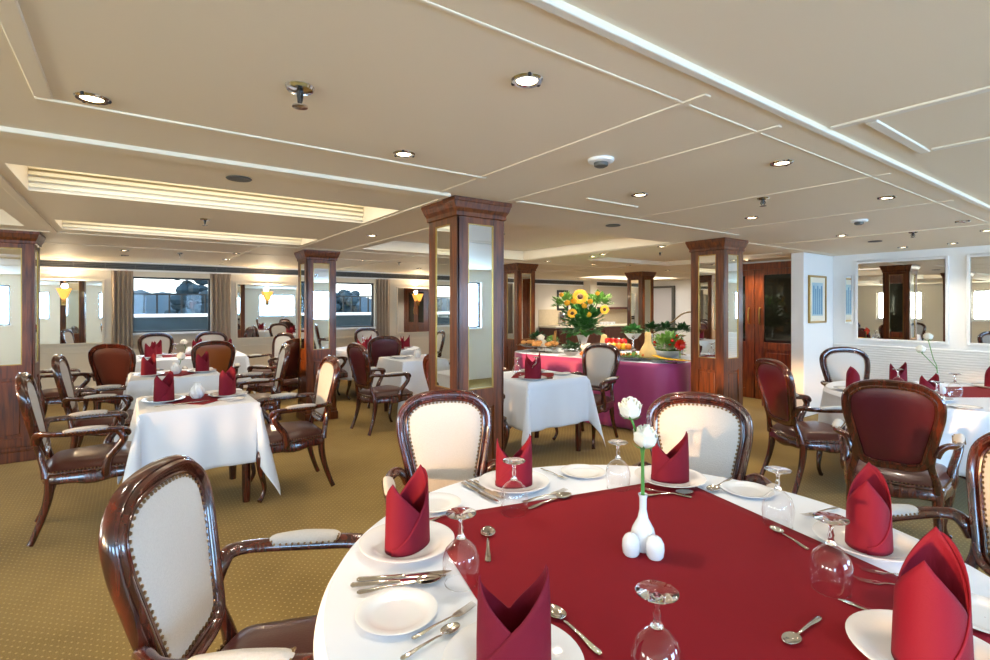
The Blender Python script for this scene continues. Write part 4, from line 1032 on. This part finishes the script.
# wooden door wall
struct(MB().box(7.94, 7.999, 3.161, 3.36, 0.001, 2.12).build('trim_door_side', M['doorw'], bevel=.004))
struct(MB().box(7.94, 7.999, 4.80, 5.0, 0.001, 2.12).build('trim_wood_panelling', M['doorw'], bevel=.004))
struct(MB().box(7.94, 7.999, 3.361, 4.799, 2.02, 2.12).build('trim_door_head', M['doorw'], bevel=.004))
def leaf(y0, y1, hy, idx):
    m = MB(); X0, X1 = 7.95, 7.995
    g0, g1 = y0+.14, y1-.14
    m.box(X0, X1, y0, g0, .002, 2.018); m.box(X0, X1, g1, y1, .002, 2.018); m.box(X0, X1, g0, g1, 1.93, 2.018); m.box(X0, X1, g0, g1, .78, .89); m.box(X0, X1, g0, g1, .002, .15)
    f = struct(m.build('door_%d' % idx, M['doorw'], bevel=.004))
    MB().box(7.972, 7.978, g0, g1, .89, 1.93).build('glass_panel', M['darkglass'], f, smooth=False)
    MB().box(7.965, 7.985, g0, g1, .15, .78).build('lower_panel', M['doorw'], f, smooth=False)
    MB().box(7.958, 7.966, g0+.05, g1-.05, .2, .73).build('raised_panel', M['doorw'], f, bevel=.01)
    MB().tube(crom([(7.948,hy,1.17),(7.925,hy,1.19),(7.915,hy,1.295),(7.925,hy,1.4),(7.948,hy,1.42)], 4), .011, 8).build('door_handle', M['gold'], f)
leaf(3.37, 4.075, 3.99, 1); leaf(4.085, 4.79, 4.16, 2)
# pale door in the far wall
f = struct(MB().box(11.94, 11.998, 8.38, 9.3, .002, 1.94).build('door_3', M['grey'], bevel=.004))
m = MB()
for Y0, Y1, Z0, Z1 in ((8.3,8.375,.0,2.0),(9.305,9.38,.0,2.0),(8.375,9.305,1.945,2.0)): m.box(11.93, 11.999, Y0, Y1, Z0+.001, Z1)
struct(m.build('trim_far_door_frame', M['vent'], smooth=False))
t = thing('handrail', 'slim chrome stair handrail in front of the pale far door', 'handrail', (9.6, 6.3, 0))
MB().tube(crom([(0,.9,.85),(.1,.5,1.1),(.2,.25,1.3),(.3,-.1,1.33),(.3,-.3,1.33)], 4), .018, 8).build('rail', M['chrome'], t)
for a in ((.3,-.28,1.32),(.3,-.02,1.32),(0,.9,.85)): MB().tube([(a[0],a[1],.001),a], .014, 8).build('post', M['chrome'], t)
# back counter
t = thing('service_counter', 'dark wood service counter along the far back wall behind the flowers', 'counter', (10.2, 9.55, 0))
MB().box(-1.7, 1.7, -.3, .32, .001, .9).build('cabinet', M['counter'], t, smooth=False); MB().box(-1.72, 1.72, -.33, .325, .901, .94).build('worktop', M['wallc'], t, bevel=.004)
for k in range(4): MB().box(-1.62+k*.83, -.86+k*.83, -.318, -.301, .1, .82).build('cupboard_door', M['counter'], t, bevel=.004)
struct(MB().box(8.5, 11.95, D-.012, D+.001, .95, 1.36).build('trim_splashback', mat('splashback_tile', 'cdbb9b', .25, var=.12, vscale=20), smooth=False))
struct(MB().box(10.4, 11.99, D-.25, D-.001, 1.36, 1.42).build('trim_dark_shelf_rail', M['counter'], smooth=False))
struct(MB().box(10.1, 10.35, D-.28, D-.02, .945, H-.001).build('trim_cream_pier', M['wallc'], smooth=False))
t = thing('framed_picture', 'small black-framed picture on the far cream wall', 'picture', (9.33, D, 1.6))
m = MB()
for X0, X1, Z0, Z1 in ((-.2,-.14,-.27,.27),(.14,.2,-.27,.27),(-.14,.14,.21,.27),(-.14,.14,-.27,-.21)): m.box(X0, X1, -.025, -.001, Z0, Z1)
m.build('frame', M['black'], t, smooth=False); MB().box(-.14, .14, -.012, -.001, -.21, .21).build('picture_sheet', M['paper'], t, smooth=False)
for k in range(7):
    x = 10.45+.12*(k % 4)+.02*(k//4); z = .942+.0*(k//4)
    t = thing('coffee_cup', 'white cup stood on the far service counter', 'cup', (x, 9.42+.14*(k//4), .9415), 0, 'cups on the far counter')
    MB().lathe([(.001,0),(.025,0),(.04,.03),(.045,.075),(.042,.075),(.036,.03),(.001,.006)], 16).build('cup_body', M['china'], t)
    MB().tube([(.042,0,.06),(.06,0,.05),(.058,0,.03),(.038,0,.022)], .004, 6).build('cup_handle', M['china'], t)
for x, lab in ((8.95, 'left steel lidded urn on the far service counter'), (9.9, 'right steel lidded urn on the far service counter')):
    t = thing('coffee_urn', lab, 'urn', (x, 9.5, .9415))
    MB().lathe([(.001,0.03),(.09,.03),(.11,.06),(.11,.3),(.001,.3)], 24).build('urn_body', M['chrome'], t)
    MB().lathe([(.112,.301),(.1,.33),(.03,.36),(.012,.365),(.018,.385),(.001,.39)], 24).build('lid', M['chrome'], t)
    for k in range(3): MB().tube([(.08*cos(k*2.1),.08*sin(k*2.1),.001),(.08*cos(k*2.1),.08*sin(k*2.1),.035)], .01, 6).build('leg', M['black'], t)
m = MB(); leaves(m, (0,0,.16), .09, 100, .07, rb, .9, .4)
carved(537, .0, 'potted_herb', 'dark green potted herb at the far left end of the buffet', 'plant', (('pot', MB().lathe([(.001,0),(.05,0),(.07,.11),(.064,.11),(.001,.09)], 20), 'counter'), ('foliage', m, 'leafd')))
# small white floor box near the right wall
bx_, by_ = P(800, 412, .03)
tag(MB().box(-.13, .13, -.05, .05, 0.001, .06).build('white_floor_box', M['wallw'], loc=(6.3, 2.55, 0), rz=-.6, bevel=.006), 'small white box lying on the carpet by the wing wall', 'box')
# ---------------------------------------------------------------- ceiling fittings
def ceil_z(x, y):
    for r in rec:
        if r[0] < x < r[1] and r[2] < y < r[3]: return H+r[4]
    return H
def make_down(lit):
    t = thing('downlight', '', 'ceiling light')
    MB().lathe([(.032,-.001),(.045,-.001),(.05,-.004),(.045,-.010),(.036,-.010),(.032,-.006)], 24, close=True).build('trim_ring', M['chrome'], t)
    MB().lathe([(.001,-.0045),(.033,-.0045),(.033,-.0015),(.001,-.0015)], 20).build('lens', M['lamp'] if lit else M['trim'], t)
    for k in range(3): a = k*2*pi/3; MB().ball((.046*cos(a), .046*sin(a), -.006), .007, 8, 6).build('clip', M['black'], t)
    return Proto(t)
DL, DLoff = make_down(True), make_down(False)
dl = [(92,97,'nearest lit downlight at the upper left of the ceiling'),(527,79,'brightest lit downlight near the top centre'),(404,153,'lit downlight above and left of the tall column'),
 (640,194,'lit downlight between the two front columns'),(782,162,'lit downlight with flare upper right, before the trim line'),(887,197,'lit downlight near the right trim line'),
 (752,217,'lit downlight above the buffet column'),(124,250,'lit downlight above the left curtain'),(226,259,'lit downlight above the first window right side'),
 (236,253,'second lit downlight above the first window right side'),(372,235,'lit downlight between the second and tall columns, nearer'),(362,260,'lit downlight above the second window'),
 (419,268,'lit downlight just left of the tall column, far back'),(662,246,'lit downlight left of the buffet column'),(603,254,'lit downlight above the flower arrangement'),
 (593,256,'lit downlight, left neighbour of the one above the flowers'),(548,261,'lit downlight over the column left of the buffet'),(593,264,'lit downlight farther back above the flowers'),
 (629,265,'lit downlight above the farthest column'),(668,270,'lit downlight above the pale far door'),(842,235,'lit downlight before the large right mirror'),
 (903,247,'lit downlight close above the large right mirror'),(953,243,'lit downlight above the mirror gap on the right'),(987,230,'lit downlight at the right edge of the ceiling'),
 (747,260,'lit downlight in front of the wooden doors')]
LP = []
for px, py, lab in dl:
    x, y = P(px, py, H); z = ceil_z(x, y)
    if z > H: x, y = P(px, py, z)
    if y > D-.15: y = D-.15
    z = ceil_z(x, y); LP.append((x, y, z)); DL.put((x, y, z), 0, lab)
for px, py, lab in ((124,255,'unlit round ceiling fitting above the left curtain'),(963,221,'unlit downlight near the right edge trim line')):
    x, y = P(px, py, H); DLoff.put((x, y, ceil_z(x, y)), 0, lab)
for x, y, lab in ((.3, -.6, 'lit downlight behind the photographer, left'), (2.2, -1.2, 'lit downlight behind the photographer, middle'), (5.2, -.8, 'lit downlight behind the right table'), (9.2, 9.2, 'added downlight brightening the left of the service counter'), (10.8, 9.2, 'added downlight brightening the right of the service counter'), (-2.2, 2.0, 'lit downlight beyond the left edge, near'), (-2.4, 4.6, 'lit downlight beyond the left edge, far')):  # the two over the service counter are added to brighten that end
    z = ceil_z(x, y); LP.append((x, y, z)); DL.put((x, y, z), 0, lab)
def make_spr():
    t = thing('sprinkler_head', '', 'sprinkler')
    MB().lathe([(.001,-.001),(.034,-.001),(.03,-.008),(.012,-.012),(.001,-.012)], 20).build('escutcheon', M['chrome'], t)
    m = MB(); m.tube([(0,0,-.012),(0,0,-.035)], [.009,.006], 10); m.tube([(0,-.01,-.018),(0,-.014,-.03),(0,-.004,-.044)], .0025, 6); m.tube([(0,.01,-.018),(0,.014,-.03),(0,.004,-.044)], .0025, 6)
    m.build('frame_arms', M['black'], t); MB().lathe([(.001,-.044),(.018,-.045),(.018,-.048),(.001,-.049)], 16).build('deflector', M['chrome'], t)
    return Proto(t)
SPK = make_spr()
for px, py, lab in ((300,90,'large dark sprinkler head at the upper left'),(205,222,'sprinkler head in the bright panel left of centre'),(180,256,'small sprinkler head above the first window'),
                    (763,201,'sprinkler head above the buffet column'),(913,235,'sprinkler head above the large right mirror'),(502,248,'sprinkler head just right of the tall column'),
                    (660,259,'sprinkler head left of the buffet column'),(399,265,'small sprinkler head left of the tall column')):
    x, y = P(px, py-3, H); z = ceil_z(x, y)
    SPK.put((x, y, z), 0, lab, None, 1.35 if px == 300 else 1.1)
for px, py, lab in ((601,161,'grey smoke detector at the ceiling right of the tall column'),(859,222,'grey smoke detector before the right mirrors')):
    x, y = P(px, py-2, H); t = thing('smoke_detector', lab, 'smoke detector', (x, y, H))
    MB().lathe([(.001,-.001),(.062,-.001),(.06,-.014),(.05,-.018),(.001,-.018)], 28).build('base', M['wallw'], t); MB().lathe([(.034,-.0185),(.032,-.034),(.02,-.04),(.001,-.04)], 24).build('sensor', M['vent'], t)
for px, py, lab in ((239,178,'round grey ceiling speaker left of centre'),(613,225,'round dark ceiling vent behind the tall column'),(875,241,'small dark ceiling vent above the right mirror')):
    x, y = P(px, py, H); t = thing('ceiling_disc_vent', lab, 'vent', (x, y, ceil_z(x, y)))
    MB().lathe([(.001,-.003),(.05,-.003),(.06,-.001),(.065,-.004),(.06,-.009),(.05,-.009),(.001,-.008)], 28).build('disc', M['vent'], t)
# ---------------------------------------------------------------- lights
for i, (x, y, z) in enumerate(LP):
    l = bpy.data.lights.new('downlight_beam', 'SPOT'); l.energy = (24 if y < 3 else 50); l.color = (1, .88, .72); l.spot_size = radians(130); l.spot_blend = .8; l.shadow_soft_size = .035
    o = bpy.data.objects.new('downlight_beam', l); COL.objects.link(o); o.location = (x, y, z-.02)
for x in (-.80, 2.02, 5.05):
    l = bpy.data.lights.new('sconce_bulb', 'POINT'); l.energy = 16; l.color = (1, .82, .55); l.shadow_soft_size = .04
    o = bpy.data.objects.new('sconce_bulb', l); COL.objects.link(o); o.location = (x, D-.1, 1.75)
def area_lamp(x, y, z, sx, sy, rot, e, col):
    l = bpy.data.lights.new('window_and_coffer_light', 'AREA'); l.shape = 'RECTANGLE'; l.size = sx; l.size_y = sy; l.energy = e; l.color = col
    o = bpy.data.objects.new('window_and_coffer_light', l); COL.objects.link(o); o.location = (x, y, z); o.rotation_euler = rot
for a in near_w: area_lamp((a[0]+a[1])/2, RY0-.3, 1.5, a[1]-a[0]+.2, 1.1, (radians(90), 0, 0), 115, (.38, .64, 1))
for a in side_w: area_lamp(RX0-.3, (a[0]+a[1])/2, 1.5, a[1]-a[0]+.2, 1.1, (radians(90), 0, radians(-90)), 80, (1, .9, .76))
for a in front_w:
    area_lamp((a[0]+a[1])/2, D+.14, 1.47, a[1]-a[0], .9, (radians(-90), 0, 0), 1, (1, 1, 1)); bpy.context.scene.collection.objects[-1].data.cycles.is_portal = True
for x0, x1, y0, y1, dz in rec[:3]:
    area_lamp((x0+x1)/2, (y0+y1)/2, H+dz-.004, (x1-x0)*.97, (y1-y0)*.9, (0, 0, 0), 3.5*(x1-x0)*(y1-y0)**.5, (1, .93, .78))  # added lamps inside the coffers for a warm cove glow, not window light
l = bpy.data.lights.new('evening_sun', 'SUN'); l.energy = 6; l.color = (1, .5, .2); l.angle = radians(2)
o = bpy.data.objects.new('evening_sun', l); COL.objects.link(o)
o.rotation_euler = Vector((cos(radians(10)), sin(radians(10)), -math.tan(radians(6)))).to_track_quat('-Z', 'Y').to_euler()
area_lamp(10.05, 8.25, H+.096, 2.2, 1.2, (0, 0, 0), 45, (1, .97, .92))  # lamp added in the far coffer as a skylight patch, brightens the counter end
w = bpy.data.worlds.new('sky'); SC.world = w; w.use_nodes = True; nt = w.node_tree; bg = nt.nodes['Background']
tc = nt.nodes.new('ShaderNodeTexCoord'); sp = nt.nodes.new('ShaderNodeSeparateXYZ'); rp = nt.nodes.new('ShaderNodeValToRGB')
rp.color_ramp.elements[0].position = .0; rp.color_ramp.elements[0].color = (1, .93, .82, 1); rp.color_ramp.elements[1].position = .35; rp.color_ramp.elements[1].color = (.45, .68, 1, 1)
nt.links.new(tc.outputs['Generated'], sp.inputs[0]); nt.links.new(sp.outputs['Z'], rp.inputs[0]); nt.links.new(rp.outputs[0], bg.inputs[0]); bg.inputs[1].default_value = 4
# ---------------------------------------------------------------- camera
cd = bpy.data.cameras.new('camera'); cam = bpy.data.objects.new('camera', cd); COL.objects.link(cam); SC.camera = cam
cd.sensor_fit = 'HORIZONTAL'; cd.sensor_width = 36; cd.lens = FPX/990*36; cd.shift_y = -24/990; cd.clip_start = .05; cd.clip_end = 400
cam.location = (0, 0, CH); cam.rotation_euler = (radians(90), 0, -TH)
SC.view_settings.view_transform = 'Standard'; SC.view_settings.look = 'None'; SC.view_settings.gamma = 1; SC.view_settings.exposure = .36
